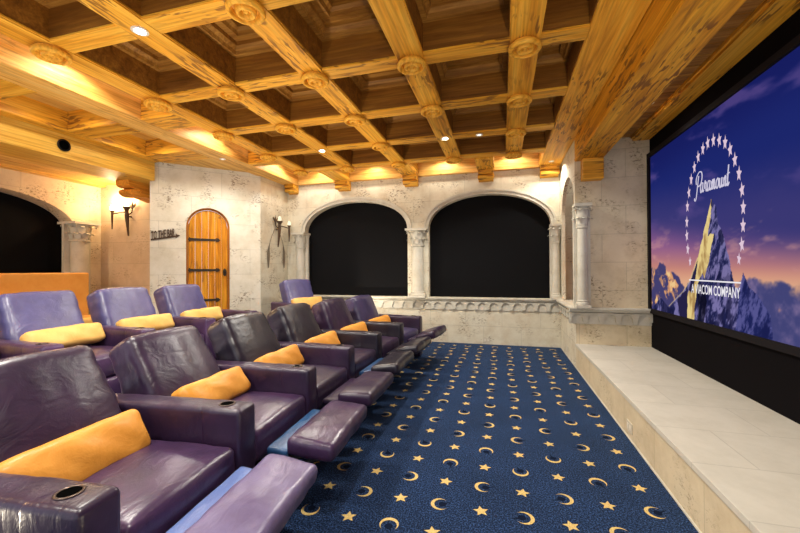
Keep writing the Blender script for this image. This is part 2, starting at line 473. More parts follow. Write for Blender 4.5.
# ------------------------------------------------------------------ back wall with two arches
def fy(y):                       # frame for walls in the xz plane facing -y
    return lambda u, z, d: V((u, y+d, z))
def fx(x, s=1):                  # frame for walls in the yz plane; s=+1 thickness towards +x
    return lambda u, z, d: V((x+s*d, u, z))
ZT = 3.45
SIL = .80
AR = [(-3.76, -1.66), (-1.27, .795)]
ZSP, RISE = 2.03, .57
bm = bmesh.new()
extrude_loops(bm, [[(-4.3, 0), (1.6, 0), (1.6, ZT), (-4.3, ZT)]]+[arch(a, b, SIL, ZSP, RISE, p=.92) for a, b in AR], fy(YB), .34)
struct(link('wall_back', bm, STY), 'pitted cream stone wall with two wide arched recesses')
for i, (a, b) in enumerate(AR):
    bm = bmesh.new()
    extrude_loops(bm, [arch(a-.05, b+.05, SIL-.04, ZSP, RISE+.04, p=.92)], fy(YB+.13), .02)
    tag(link('fabric_panel', bm, BLK), ['black fabric panel filling the left arch of the back wall', 'black fabric panel filling the right arch of the back wall'][i], 'fabric panel')
    # moulded arch ring
    bm = bmesh.new()
    for (o, w, dep) in ((.0, .055, .022), (.055, .03, .038)):
        po = arch(a-o-w, b+o+w, ZSP, ZSP, RISE+o+w, p=.92)[1:-1]; pi = arch(a-o, b+o, ZSP, ZSP, RISE+o, p=.92)[1:-1]
        for j in range(len(po)-1):
            Q = [V((po[j][0], YB, po[j][1])), V((po[j+1][0], YB, po[j+1][1])), V((pi[j+1][0], YB, pi[j+1][1])), V((pi[j][0], YB, pi[j][1]))]
            top = [bm.verts.new(q+V((0, -dep, 0))) for q in Q]; bot = [bm.verts.new(q+V((0, .02, 0))) for q in Q]
            bm.faces.new(top)
            for (p, q) in ((0, 1), (2, 3)): bm.faces.new([top[p], top[q], bot[q], bot[p]])
    bmesh.ops.remove_doubles(bm, verts=bm.verts, dist=1e-5)
    struct(link('trim_%d' % (i+1), bm, TRIM, smooth=30), ['moulded stone ring around the left arch', 'moulded stone ring around the right arch'][i])

# ------------------------------------------------------------------ columns with leafy capitals
def column(name, cx, cy, z0, z1, r, w, label, face=(0, -1), group='stone columns of the arcades', rz=0):
    """engaged column: shaft, base and a capital w wide, its top at z1"""
    t = empty(name, (cx, cy, z0), rz); tag(t, label, 'column')
    hh = z1-z0; ch = .30
    bm = bmesh.new(); box(bm, -w*.5, w*.5, r*.35, r*.35+.05, 0, hh-.04); link('pilaster', bm, TRIM, t)
    bm = bmesh.new(); lathe(bm, [(r, .10), (r*.96, hh*.5), (r*.9, hh-ch)], 24)
    link('shaft', bm, TRIM, t, smooth=True)
    bm = bmesh.new(); box(bm, -r*1.35, r*1.35, -r*1.35, r*1.35, 0, .035)
    lathe(bm, [(r*1.3, .035), (r*1.36, .05), (r*1.25, .068), (r*1.08, .075), (r*1.16, .088), (r*1.0, .101)], 24)
    link('column_base', bm, TRIM, t, smooth=35)
    bm = bmesh.new()
    zc = hh-ch
    lathe(bm, [(r*.9, zc-.02), (r*1.12, zc-.01), (r*1.12, zc+.01), (r*.92, zc+.02), (r*1.0, zc+.12), (w*.40, zc+.245), (w*.43, zc+.262), (0, zc+.263)], 24)
    box(bm, -w/2, w/2, -w/2, w/2, zc+.262, zc+.30)
    link('capital', bm, TRIM, t, smooth=35)
    bm = bmesh.new()
    for row, (zz, rr, ln, k) in enumerate(((zc+.02, r*.98, .10, 8), (zc+.10, r*1.05, .13, 8))):
        for j in range(k):
            a = 2*PI*(j+.5*row)/k
            d = V((math.cos(a), math.sin(a), 0)); s = V((-math.sin(a), math.cos(a), 0))
            pr = []
            for q in range(6):
                tt = q/5
                out = rr+.008+(.045*tt**2+(.07 if q > 3 else 0)*(tt-.6))*(r/.1*.6+.5)
                zq = zz+ln*math.sin(min(tt, .8)/.8*PI/2) - (.018 if q == 5 else 0)
                wd = (.034*math.sin(PI*(.25+.65*tt)))*(r/.1+.5)*.8
                pr.append([bm.verts.new(d*out*1+s*sgn*wd+V((0, 0, zq))-d*abs(sgn)*.008) for sgn in (-1, 0, 1)])
            for q in range(5):
                for e in range(2): bm.faces.new([pr[q][e], pr[q][e+1], pr[q+1][e+1], pr[q+1][e]])
    for sx in (-1, 1):
        for sy in (-1, 1):
            M = Matrix.Translation((sx*w*.38, sy*w*.38, zc+.23)) @ Matrix.Rotation(math.atan2(sy, sx), 4, 'Z') @ Matrix.Rotation(PI/2, 4, 'X')
            pts = [M @ V(((.026-.0022*k)*math.cos(k*.7), (.026-.0022*k)*math.sin(k*.7), 0)) for k in range(10)]
            tube(bm, pts, .008, 5)
    o = link('capital_leaf', bm, TRIM, t, smooth=True)
    return t
column('stone_column', -1.465, YB-.02, SIL, ZSP, .115, .385, 'pale stone column with leafy capital between the two black arches')
column('stone_column', -3.84, YB-.03, SIL, ZSP, .09, .28, 'pale stone column with leafy capital left of the left back arch')
column('stone_column', .855, YB-.07, SIL, ZSP, .06, .18, 'slim stone column in the corner right of the right back arch')
column('stone_column', 1.0, YP-.07, SIL, 2.13, .062, .20, 'slim stone column on the ledge corner beside the stage')
for i, (a, b) in enumerate(((-1.66, -1.57), (-1.36, -1.27))):
    pass

# ------------------------------------------------------------------ right side wall, niche and pier
bm = bmesh.new()
extrude_loops(bm, [[(YP, 0), (YB, 0), (YB, ZT), (YP, ZT), (YP, 2.12), (YP+.06, 2.12)] +
                   [(5.83-.52*math.cos(PI*i/20), 2.12+.50*math.sin(PI*i/20)) for i in range(1, 21)] + [(6.35, SIL), (YP, SIL)]], fx(XS), .05)
struct(link('wall_right', bm, STX), 'short stone side wall with a narrow arched niche')
bm = bmesh.new()
extrude_loops(bm, [[(XS+.001, 2.12), (XS+.13, 2.12), (XS+.13, SIL), (XS+.001, SIL), (XS+.001, 0), (XR-.001, 0), (XR-.001, ZT), (XS+.001, ZT)]], fy(YP-.002), .102)
struct(link('wall_pier', bm, STP), 'tan stone block wall behind the end of the stage')
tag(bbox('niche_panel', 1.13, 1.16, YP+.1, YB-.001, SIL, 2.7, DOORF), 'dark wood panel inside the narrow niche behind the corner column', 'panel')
bbox_o = bbox('trim_9', XS+.05, 1.13, YP+.1, YB, SIL-.05, SIL, TRIM); struct(bbox_o, 'stone floor of the narrow niche')

# string course with scallops
def course(name, p0, p1, nrm, label, zt=SIL):
    p0 = V((*p0, 0)); p1 = V((*p1, 0)); n = V((*nrm, 0)); L = (p1-p0).length; d = (p1-p0)/L
    bm = bmesh.new()
    prof = [(0, zt), (.085, zt), (.085, zt-.022), (.07, zt-.03), (.062, zt-.05), (.045, zt-.062), (.018, zt-.062), (.018, zt-.215), (0, zt-.215)]
    A = [bm.verts.new(p0-d*0+n*o+V((0, 0, z))) for o, z in prof]; B = [bm.verts.new(p1+n*o+V((0, 0, z))) for o, z in prof]
    for i in range(len(prof)): bm.faces.new([A[i], A[(i+1) % len(prof)], B[(i+1) % len(prof)], B[i]])
    bm.faces.new(A); bm.faces.new(list(reversed(B)))
    # scalloped plate: strip with round-headed cut-outs open at the bottom
    k = max(3, int(round(L/.19))); pd = L/k
    fr = lambda u, z, t: p0+d*u+n*(.018+.032-t)+V((0, 0, z))
    lp = [(0, zt-.07), (0, zt-.17)]
    for i in range(k):
        c = pd*(i+.5); h = pd*.35
        lp.append((c-h, zt-.18))
        lp += [(c-h*math.cos(PI*j/10), zt-.150+h*1.05*math.sin(PI*j/10)) for j in range(0, 11)]
        lp.append((c+h, zt-.18))
        if i < k-1:
            e = pd-2*h
            lp += [(c+h+e*.25, zt-.20), (c+h+e*.75, zt-.20)]
    lp += [(L, zt-.17), (L, zt-.07)]
    extrude_loops(bm, [lp], fr, .034)
    return struct(link(name, bm, TRIM), label)
course('trim_3', (-4.1, YB), (XS, YB), (0, -1), 'scalloped stone ledge under the two black arches')
course('trim_4', (XS, YB), (XS, YP), (-1, 0), 'scalloped stone ledge on the short side wall')
course('trim_5', (XS-.085, YP), (XR, YP), (0, -1), 'scalloped stone ledge above the end of the stage')

# ------------------------------------------------------------------ diagonal wall with the arched door
dd = V((-.70711, -.70711, 0)); dn = V((-.70711, .70711, 0)); dp = V((-4.15, 5.67, 0))
fd = lambda u, z, d: dp+dd*u+dn*d+V((0, 0, z))
DA, DB = .50, 1.15
bm = bmesh.new()
extrude_loops(bm, [[(0, 0), (1.64, 0), (1.64, ZT), (0, ZT)], arch(DA, DB, PZ, 2.02, .325)], fd, .25)
struct(link('wall_diagonal', bm, STD), 'pale stone wall set at an angle with an arched wooden door')
bm = bmesh.new()
ns = 6
for i in range(ns):   # planks
    a = DA+.03+(DB-DA-.06)*i/ns; b = DA+.03+(DB-DA-.06)*(i+1)/ns-.003
    def zt(u): 
        c = (DA+DB)/2; h = (DB-DA)/2-.03; return 2.02+math.sqrt(max(0, h*h-(u-c)**2))*.98
    us = [a+(b-a)*j/4 for j in range(5)]
    lp = [(b, PZ+.01)]+[(u, zt(u)) for u in reversed(us)]+[(a, PZ+.01)]
    extrude_loops(bm, [lp], lambda u, z, d: fd(u, z, .07+d), .04)
door = link('door_1', bm, DOORW); struct(door, 'arched golden plank door with black strap hinges')
bm = bmesh.new()
po = arch(DA, DB, PZ, 2.02, .325); pi = arch(DA+.028, DB-.028, PZ, 2.02, .297)
fr = lambda u, z, d: fd(u, z, .035+d)
fv = [[bm.verts.new(fr(u, z, t)) for u, z in L] for L in (po, pi) for t in (0, .06)]
for j in range(len(po)-1):
    bm.faces.new([fv[0][j], fv[0][j+1], fv[2][j+1], fv[2][j]])
    bm.faces.new([fv[2][j], fv[2][j+1], fv[3][j+1], fv[3][j]])
    bm.faces.new([fv[0][j], fv[0][j+1], fv[1][j+1], fv[1][j]])
link('door_frame', bm, DOORF, door)
for z in (1.815, 1.305, .80):
    bm = bmesh.new()
    fh = lambda u, zz, d: fd(u, zz, .07-.012+d)
    u0, u1 = DB-.045, DA+.14
    extrude_loops(bm, [[(u0, z-.024), (u0, z+.024), (u1+.05, z+.017), (u1+.05, z-.017)]], fh, .012)
    extrude_loops(bm, [[(u1+.05, z-.028), (u1+.07, z-.012), (u1+.07, z-.035), (u1+.035, z-.03), (u1, z), (u1+.035, z+.03), (u1+.07, z+.035), (u1+.07, z+.012), (u1+.05, z+.028)]], lambda a, b, c: fh(a, b, c-.002), .012)
    extrude_loops(bm, [[(u0+.0, z-.04), (u0+.018, z), (u0, z+.04), (u0-.025, z+.02), (u0-.018, z), (u0-.025, z-.02)]], lambda a, b, c: fh(a, b, c-.003), .012)
    link('strap_hinge', bm, IRON, door)
bm = bmesh.new()
extrude_loops(bm, [[(.60+.03*math.cos(a), 1.27+.06*math.sin(a)) for a in [2*PI*k/16 for k in range(16)]]], lambda u, z, d: fd(u-.025, z, .07-.01+d), .01)
tube(bm, [fd(.575+.022*math.cos(a), 1.24+.035*math.sin(a), .045) for a in [2*PI*k/16 for k in range(17)]], .006, 6)
lathe(bm, [(.0, -.02), (.014, -.018), (.014, .01), (0, .012)], 12, Matrix.Translation(fd(.575, 1.295, .05)) @ Matrix.Rotation(PI/2, 4, 'X'))
link('door_handle', bm, IRON, door)

# wall behind the first sconce, block's left return and sconce wall of the left alcove
struct(bbox('wall_alcove_right', -4.4, -4.15, 5.67, YB+.02, 0, ZT, STX), 'bright narrow stone wall carrying a candle sconce')
lx, ly = -4.15-1.64*.70711, 5.67-1.64*.70711
struct((lambda: (lambda b_: (extrude_loops(b_, [[(lx, ly+.003), (lx, 4.86), (lx+.2, 4.86), (lx+.2, ly+.25)]], lambda u, z, d: V((u, z, d)), ZT), link('wall_alcove_return', b_, STX))[1])(bmesh.new()))())
struct(bbox('wall_alcove_left', -7.1, lx+.25, 4.84, 5.0, 0, ZT, stone('coral_stone_alcove', 'y', base=(.66, .53, .37), tint=(.56, .43, .28), pit=.5)), 'warmly lit stone wall behind the left sconce')
# left wall with arch
XL = -6.8
LA0, LA1 = 1.95, 4.43
bm = bmesh.new()
extrude_loops(bm, [[(Y0, 0), (4.9, 0), (4.9, ZT), (Y0, ZT)], arch(LA0, LA1, .7, 1.98, .52, p=.92)], fx(XL, -1), .3)
struct(link('wall_left', bm, STL), 'warm stone wall with a black arched recess at far left')
bm = bmesh.new(); extrude_loops(bm, [arch(LA0-.05, LA1+.05, .66, 1.98, .56, p=.92)], fx(XL-.29, -1), .02)
tag(link('fabric_panel', bm, BLK), 'black fabric panel filling the arch of the far left wall', 'fabric panel')
column('stone_column', XL+.05, 4.47, PZ, 2.10, .13, .40, 'broad stone column with leafy capital beside the far left arch', rz=PI/2)

# ------------------------------------------------------------------ stage and black screen wall
stg = empty('stage', (XS, 2, 0)); tag(stg, 'low pale stone stage running below the big screen', 'stage')
def pc(o, p):      # parent keeping world coordinates baked in the mesh
    o.parent = p; o.matrix_parent_inverse = Matrix.Translation(-V(p.location)) if p.rotation_euler.z == 0 else (Matrix.Translation(p.location) @ Matrix.Rotation(p.rotation_euler.z, 4, 'Z')).inverted()
    return o
pc(bbox('stage_front', XS, XR, Y0, YP-.001, .0, ST-.035, STS), stg)
pc(bbox('stage_top', XS-.012, XR, Y0, YP-.001, ST-.035, ST, STT, bev=.004), stg)
bbox('black_wall', XR, XR+.1, Y0, YP+.1, 0, ZT, BLW); o = bpy.data.objects['black_wall']; o.name = 'wall_screen'; struct(o, 'black fabric wall holding the projection screen')
bm = bmesh.new(); box(bm, XS-.006, XS-.0, Y0, YB, 0, .012)
struct(link('baseboard_right', bm, TRIM))

# ------------------------------------------------------------------ screen
SY0, SY1, SZ0, SZ1, SX = 2.48, 5.19, .805, 2.665, 1.765
scr = empty('projection_screen', (SX, (SY0+SY1)/2, SZ0)); tag(scr, 'huge framed screen showing a film studio mountain logo', 'screen')
bm = bmesh.new()
fwid = .055
extrude_loops(bm, [[(SY0-fwid, SZ0-fwid), (SY1+fwid, SZ0-fwid), (SY1+fwid, SZ1+fwid), (SY0-fwid, SZ1+fwid)], [(SY0, SZ0), (SY1, SZ0), (SY1, SZ1), (SY0, SZ1)]], fx(SX-.012), .035)
pc(link('screen_frame', bm, FRM), scr)
nu, nv = 420, 290
rng = np.random.RandomState(3)
def vnoise(u, v, f, seed):
    r = np.random.RandomState(seed); G = r.rand(64, 64)
    x = u*f; y = v*f; xi = np.floor(x).astype(int); yi = np.floor(y).astype(int); fx_ = x-xi; fy_ = y-yi
    fx_ = fx_*fx_*(3-2*fx_); fy_ = fy_*fy_*(3-2*fy_)
    a = G[xi % 64, yi % 64]; b = G[(xi+1) % 64, yi % 64]; c = G[xi % 64, (yi+1) % 64]; d = G[(xi+1) % 64, (yi+1) % 64]
    return (a*(1-fx_)+b*fx_)*(1-fy_)+(c*(1-fx_)+d*fx_)*fy_
def fbm(u, v, f, seed, o=5, g_=.55):
    t = 0; a = 1; s = 0
    for k in range(o): t = t+a*vnoise(u+13.7*k, v+7.1*k, f*2**k, seed+k); s += a; a *= g_
    return t/s
Yg = np.linspace(SY1, SY0, nu+1); Zg = np.linspace(SZ0, SZ1, nv+1)
U, Vv = np.meshgrid(Yg, Zg, indexing='ij')          # U = world y (big = left)
def L3(a, b, t): return a+(b-a)*t[..., None]
def sm(a, b, x): t = np.clip((x-a)/(b-a), 0, 1); return t*t*(3-2*t)
c = lambda *k: np.array(k, float)/255
zz = Vv
img = np.zeros(U.shape+(3,))
img[:] = c(30, 40, 110)
img = L3(img, c(24, 30, 96), sm(2.2, 2.66, zz))
img = L3(img, c(62, 58, 118), 1-sm(1.7, 2.25, zz+.25*(SY1-U)/2.7-.12+.2*(fbm(U, Vv, 1.5, 5)-.5)))
img = L3(img, c(150, 95, 140), 1-sm(1.45, 1.85, zz+.16*(SY1-U)-.1))
img = L3(img, c(214, 140, 120), 1-sm(1.25, 1.62, zz+.04*(SY1-U)))
img = L3(img, c(240, 180, 140), (1-sm(1.12, 1.34, zz))*(1-.2*sm(4, 5, U)))
st = fbm(U*.6+Vv*.8, Vv*2.2-U*.5, 2.2, 21)           # wispy streaks
img = L3(img, c(120, 90, 150), .55*sm(.55, .78, st)*sm(1.5, 2.1, zz))
img = L3(img, c(225, 160, 150), .5*sm(.55, .75, fbm(U*1.0, Vv*3, 2.5, 31))*(1-sm(1.5, 1.85, zz))*sm(1.2, 1.3, zz))
# right-hand cloud bank
nb = fbm(U, Vv*1.3, 4, 41)
top = 1.16+.16*(nb-.5)*2
m1 = (1-sm(-.02, .03, zz-top))*(U < 3.75)
cl = L3(np.zeros(U.shape+(3,))+c(70, 70, 120), c(130, 110, 150), sm(.35, .7, fbm(U, Vv, 7, 51)))
cl = L3(cl, c(250, 180, 130), sm(-.10, 0, zz-top)*.8*sm(.4, .6, fbm(U, Vv, 6, 52)))
img = img*(1-m1[..., None])+cl*m1[..., None]
m2 = sm(.48, .55, fbm(U, Vv, 3.2, 61)+.35*(3.0-U)-.9*np.abs(zz-.95))*(U < 3.1)
img = L3(img, c(245, 165, 130), m2*.75)
# left billowing clouds
na = fbm(U, Vv, 5, 71, 5, .6)
topL = 1.10+.28*np.exp(-((U-4.93)/.17)**2)+.18*np.exp(-((U-5.2)/.15)**2)+.14*np.exp(-((U-4.62)/.16)**2)+.22*(na-.5)
m3 = (1-sm(-.02, .02, zz-topL))*(U > 4.2)
n7 = fbm(U+.35*na, Vv+.35*na, 7.5, 81, 4, .55)
cl = L3(np.zeros(U.shape+(3,))+c(72, 66, 112), c(235, 165, 110), sm(.44, .58, n7))
cl = L3(cl, c(255, 215, 150), sm(.58, .68, n7)*.8)
img = img*(1-m3[..., None])+cl*m3[..., None]
def inpoly(P):
    ins = np.zeros(U.shape, bool); n = len(P)
    for i in range(n):
        (x1, y1), (x2, y2) = P[i], P[(i+1) % n]
        if y1 == y2: continue
        w = ((Vj < y1) != (Vj < y2)) & (Uj < (x2-x1)*(Vj-y1)/(y2-y1)+x1); ins ^= w
    return ins
jit = .03*(fbm(U, Vv, 14, 91)-.5); Uj = U+jit; Vj = Vv+.03*(fbm(U, Vv, 14, 95)-.5)
B0 = SZ0-.05
mount = [(3.835, 1.905), (3.87, 1.84), (3.97, 1.62), (4.08, 1.40), (4.23, 1.18), (4.38, 1.06), (4.56, .965), (4.70, .865), (4.80, .90), (4.93, .96), (5.02, .91), (5.12, .84), (5.25, B0), (3.08, B0), (3.12, .97), (3.26, 1.11), (3.34, 1.16), (3.41, 1.26), (3.46, 1.15), (3.50, 1.14), (3.54, 1.23), (3.60, 1.42), (3.665, 1.585), (3.73, 1.66), (3.77, 1.84)]
mk = inpoly(mount)
rk = fbm(U*1.6+.5*Vv, Vv*.8, 14, 101, 5, .7)
rock = L3(np.zeros(U.shape+(3,))+c(34, 36, 78), c(128, 118, 168), sm(.38, .62, rk))
shade = fbm(U+.4*Vv, Vv*.5, 10, 111)
rock = L3(rock, c(26, 26, 60), sm(.52, .62, shade)*.8)
rock = L3(rock, c(130, 116, 160), .6*np.exp(-((zz-1.2)/.15)**2)*sm(.4, .6, rk)*(U > 3.5))
img[mk] = rock[mk]
lit = [(3.835, 1.905), (3.87, 1.84), (3.97, 1.62), (4.08, 1.40), (4.20, 1.21), (4.25, 1.1), (4.33, .96), (4.36, B0), (4.17, B0), (4.13, 1.0), (4.06, 1.20), (4.00, 1.26), (3.965, 1.21), (3.90, 1.34), (3.80, 1.60), (3.86, 1.60), (3.90, 1.58), (3.875, 1.68), (3.845, 1.78)]
ml = inpoly(lit) & mk
ly_ = L3(np.zeros(U.shape+(3,))+c(180, 140, 84), c(244, 214, 140), sm(.3, .6, fbm(U*2, Vv*.8, 9, 121)))
img[ml] = ly_[ml]
dk = inpoly([(4.08, 1.38), (4.22, 1.18), (4.26, 1.08), (4.20, 1.05), (4.14, 1.16)]) | inpoly([(4.28, 1.1), (4.5, .98), (4.45, B0), (4.3, B0)])
img[dk & mk] = img[dk & mk]*.0+c(40, 36, 70)
m5 = inpoly([(4.07, 1.13), (4.0, 1.18), (3.93, 1.0), (4.0, B0), (4.1, B0)]) & mk
img[m5] = img[m5]*.55
sec = inpoly([(3.41, 1.26), (3.46, 1.05), (3.53, B0), (3.08, B0), (3.12, .97), (3.26, 1.11), (3.34, 1.16)])
img[sec & mk] = (img*.62+c(10, 14, 40))[sec & mk]
el = np.abs(U-np.interp(zz, [.8, .965, 1.06, 1.18, 1.40], [4.85, 4.56, 4.38, 4.23, 4.08]))
img = L3(img, c(250, 215, 150), .7*np.exp(-(el/.012)**2)*(zz > .88)*(zz < 1.4))
img = np.clip(img, 0, 1)
img = img*np.array([.93, .95, .97]); lin = np.where(img <= .04045, img/12.92, ((img+.055)/1.055)**2.4)
bm = None
me = bpy.data.meshes.new('screen_picture')
verts = np.stack([np.full(U.shape, SX+.012), U, Vv], -1).reshape(-1, 3)
idx = np.arange((nu+1)*(nv+1)).reshape(nu+1, nv+1)
fc = np.stack([idx[:-1, :-1], idx[1:, :-1], idx[1:, 1:], idx[:-1, 1:]], -1).reshape(-1, 4)
me.from_pydata(verts.tolist(), [], fc.tolist())
ca = me.color_attributes.new('Col', 'FLOAT_COLOR', 'POINT')
ca.data.foreach_set('color', np.concatenate([lin.reshape(-1, 3), np.ones((len(verts), 1))], 1).ravel())
me.materials.append(SCR)
so = bpy.data.objects.new('screen_picture', me); COL.objects.link(so); pc(so, scr)

SXT = SX+.009
fs_ = lambda u, z, d: V((SXT-d*0, u, z))
def flatpoly(bm, pts, x=SXT):
    bm.faces.new([bm.verts.new((x, y, z)) for y, z in pts])
# ring of stars
bm = bmesh.new()
ringp = [(3.744, 2.389), (3.832, 2.402), (3.915, 2.398), (3.985, 2.365), (4.06, 2.310), (4.13, 2.235), (4.19, 2.135), (4.235, 2.025), (4.262, 1.900), (4.276, 1.756), (4.279, 1.622), (4.263, 1.487), (4.22, 1.364)]
ringp = [(3.788, 2.405), (3.878, 2.410), (3.961, 2.385), (4.045, 2.335), (4.117, 2.257), (4.18, 2.156), (4.227, 2.038), (4.261, 1.908), (4.276, 1.756), (4.279, 1.622), (4.263, 1.487), (4.22, 1.364),
         (3.699, 2.376), (3.616, 2.328), (3.548, 2.249), (3.488, 2.149), (3.438, 2.028), (3.404, 1.895), (3.391, 1.759), (3.396, 1.621), (3.414, 1.478), (3.451, 1.368)]
for k, (y, z) in enumerate(ringp):
    r = .044 if z > 1.45 else .036
    rot = -.5+.09*k if False else .15*math.sin(k*2.3)
    flatpoly(bm, [(y-a*.8, z+b*1.5) for a, b in star_pts(r, PI/2+rot)])
pc(link('star_ring', bm, SCRS), scr)
# script lettering drawn as ribbons
def ribbon(bm, pts, w, x=SXT):
    # Catmull-Rom smoothing then constant width ribbon with soft ends
    P = [V((a, b)) for a, b in pts]; Q = []
    for i in range(len(P)-1):
        p0 = P[max(i-1, 0)]; p1 = P[i]; p2 = P[i+1]; p3 = P[min(i+2, len(P)-1)]
        for k in range(6):
            t = k/6; Q.append(.5*((2*p1)+(p2-p0)*t+(2*p0-5*p1+4*p2-p3)*t*t+(3*p1-p0-3*p2+p3)*t**3))
    Q.append(P[-1]); prev = None
    for i, q in enumerate(Q):
        t = (Q[min(i+1, len(Q)-1)]-Q[max(i-1, 0)])
        t = t.normalized() if t.length > 1e-9 else V((1, 0)); n = V((-t.y, t.x))
        ww = w*(.55+.55*abs(t.y))*.5
        a = bm.verts.new((x, q.x+n.x*ww, q.y+n.y*ww)); b = bm.verts.new((x, q.x-n.x*ww, q.y-n.y*ww))
        if prev: bm.faces.new([prev[0], a, b, prev[1]])
        prev = (a, b)
LT = {   # strokes in x-height units, slanted later
 'P': [[(.55, 1.9), (.35, .9), (.12, -.35), (-.1, -.75), (-.35, -.7), (-.4, -.45)], [(.0, 1.0), (-.12, 1.5), (.15, 2.0), (.75, 2.3), (1.3, 2.1), (1.45, 1.55), (1.2, .95), (.7, .7), (.4, .85)]],
 'a': [[(.55, .95), (.2, 1.0), (0, .5), (.1, .02), (.35, .1), (.58, .6)], [(.62, 1.0), (.55, .2), (.72, 0), (.9, .2)]],
 'r': [[(0, .3), (.15, 1.15), (.22, .85), (.45, .95), (.42, .3), (.55, 0), (.75, .2)]],
 'm': [[(0, .9), (.08, 0)], [(.05, .6), (.25, 1.0), (.36, .8), (.34, 0)], [(.35, .6), (.55, 1.0), (.66, .8), (.64, .15), (.8, 0), (.95, .2)]],
 'o': [[(.35, 1), (.05, .75), (.02, .25), (.3, 0), (.55, .3), (.52, .8), (.35, 1), (.6, .85), (.75, .9)]],
 'u': [[(0, .95), (.0, .3), (.15, 0), (.35, .15), (.48, .9)], [(.5, .95), (.48, .2), (.62, 0), (.8, .2)]],
 'n': [[(0, .9), (.08, 0)], [(.05, .6), (.28, 1.0), (.42, .8), (.38, .15), (.52, 0), (.7, .2)]],
 't': [[(.1, 2.0), (.02, 1.0), (.0, .25), (.12, 0), (.35, .3)], [(-.2, 1.1), (.4, 1.2)]]}
bm = bmesh.new()
pos = 0; base = 2.0; xh = .083; ws = .062
x0 = 4.09; cur = 0
for ch, adv in (('P', 1.15), ('a', .98), ('r', .78), ('a', .98), ('m', 1.05), ('o', .8), ('u', .9), ('n', .8), ('t', .4)):
    for st_ in LT[ch]:
        ribbon(bm, [(x0-(cur+px+.12*py)*ws*1.08, base+py*xh-.004*cur) for px, py in st_], .016)
    cur += adv
pc(link('script_lettering', bm, SCRW), scr)
bm = bmesh.new(); flatpoly(bm, [(4.245, 1.178), (3.43, 1.178), (3.43, 1.190), (4.245, 1.190)]); pc(link('underline', bm, SCRT), scr)

def text_obj(name, body, size, mtx, m, parent=None, ext=0, sx=1, bold=0, width=None):
    cu = bpy.data.curves.new(name, 'FONT'); cu.body = body; cu.size = size; cu.extrude = ext; cu.align_x = 'CENTER'; cu.offset = bold
    to = bpy.data.objects.new(name, cu); COL.objects.link(to)
    bpy.context.view_layer.update()
    dg = bpy.context.evaluated_depsgraph_get()
    me = bpy.data.meshes.new_from_object(to.evaluated_get(dg))
    bpy.data.objects.remove(to)
    xs = [v.co.x for v in me.vertices]; w = max(xs)-min(xs); c0 = (max(xs)+min(xs))/2
    k = (width/w) if width else 1
    for v in me.vertices: v.co.x = (v.co.x-c0)*k
    me.transform(mtx)
    me.materials.clear(); me.materials.append(m)
    o = bpy.data.objects.new(name, me); COL.objects.link(o)
    if parent: pc(o, parent)
    return o
# local x -> -y (reads left to right from the room), local y -> z
MT = Matrix(((0, 0, -1, SXT), (-1, 0, 0, 3.82), (0, 1, 0, 1.063), (0, 0, 0, 1)))
text_obj('caption_lettering', 'A VIACOM COMPANY', .118, MT, SCRT, scr, width=.76, bold=.0015)

# ------------------------------------------------------------------ ceiling
ZU = 3.30
bm = bmesh.new()
box(bm, -7.1, XR+.1, Y0, YB+.34, 3.62, 3.66)                       # deck above everything
ceil_beams = []
xs = AX+[.605+BW]                                                    # last bay closes on the header
def coffer(bm, x0, x1, y0, y1, deep=True):
    """stepped moulding frames and boards inside one bay"""
    lin = []
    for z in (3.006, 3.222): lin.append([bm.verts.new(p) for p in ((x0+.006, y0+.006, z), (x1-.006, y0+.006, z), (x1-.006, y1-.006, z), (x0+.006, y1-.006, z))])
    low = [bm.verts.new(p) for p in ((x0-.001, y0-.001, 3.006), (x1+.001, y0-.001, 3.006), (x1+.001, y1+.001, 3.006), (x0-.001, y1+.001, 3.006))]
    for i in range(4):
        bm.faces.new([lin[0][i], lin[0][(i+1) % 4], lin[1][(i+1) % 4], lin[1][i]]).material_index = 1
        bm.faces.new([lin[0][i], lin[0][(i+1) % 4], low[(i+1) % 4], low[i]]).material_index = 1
    steps = [(0.0, 3.22), (.045, 3.22), (.055, 3.25), (.085, 3.275), (.085, 3.31)]
    if deep: steps += [(.15, 3.31), (.16, 3.34), (.185, 3.36), (.185, 3.45)]
    prev = None
    for o, z in steps:
        ring = [bm.verts.new(p) for p in ((x0+o, y0+o, z), (x1-o, y0+o, z), (x1-o, y1-o, z), (x0+o, y1-o, z))]
        if prev:
            for i in range(4): bm.faces.new([prev[i], prev[(i+1) % 4], ring[(i+1) % 4], ring[i]])
        prev = ring
    bm.faces.new(prev)
for i in range(len(xs)-1):
    for j in range(len(RY)-1):
        coffer(bm, xs[i]+BW, xs[i+1]-BW, RY[j+1]+.078, RY[j]-.078)
struct(link('ceiling', bm, None, mats=[WP, WLN]), 'golden wood coffered ceiling with stepped panels')

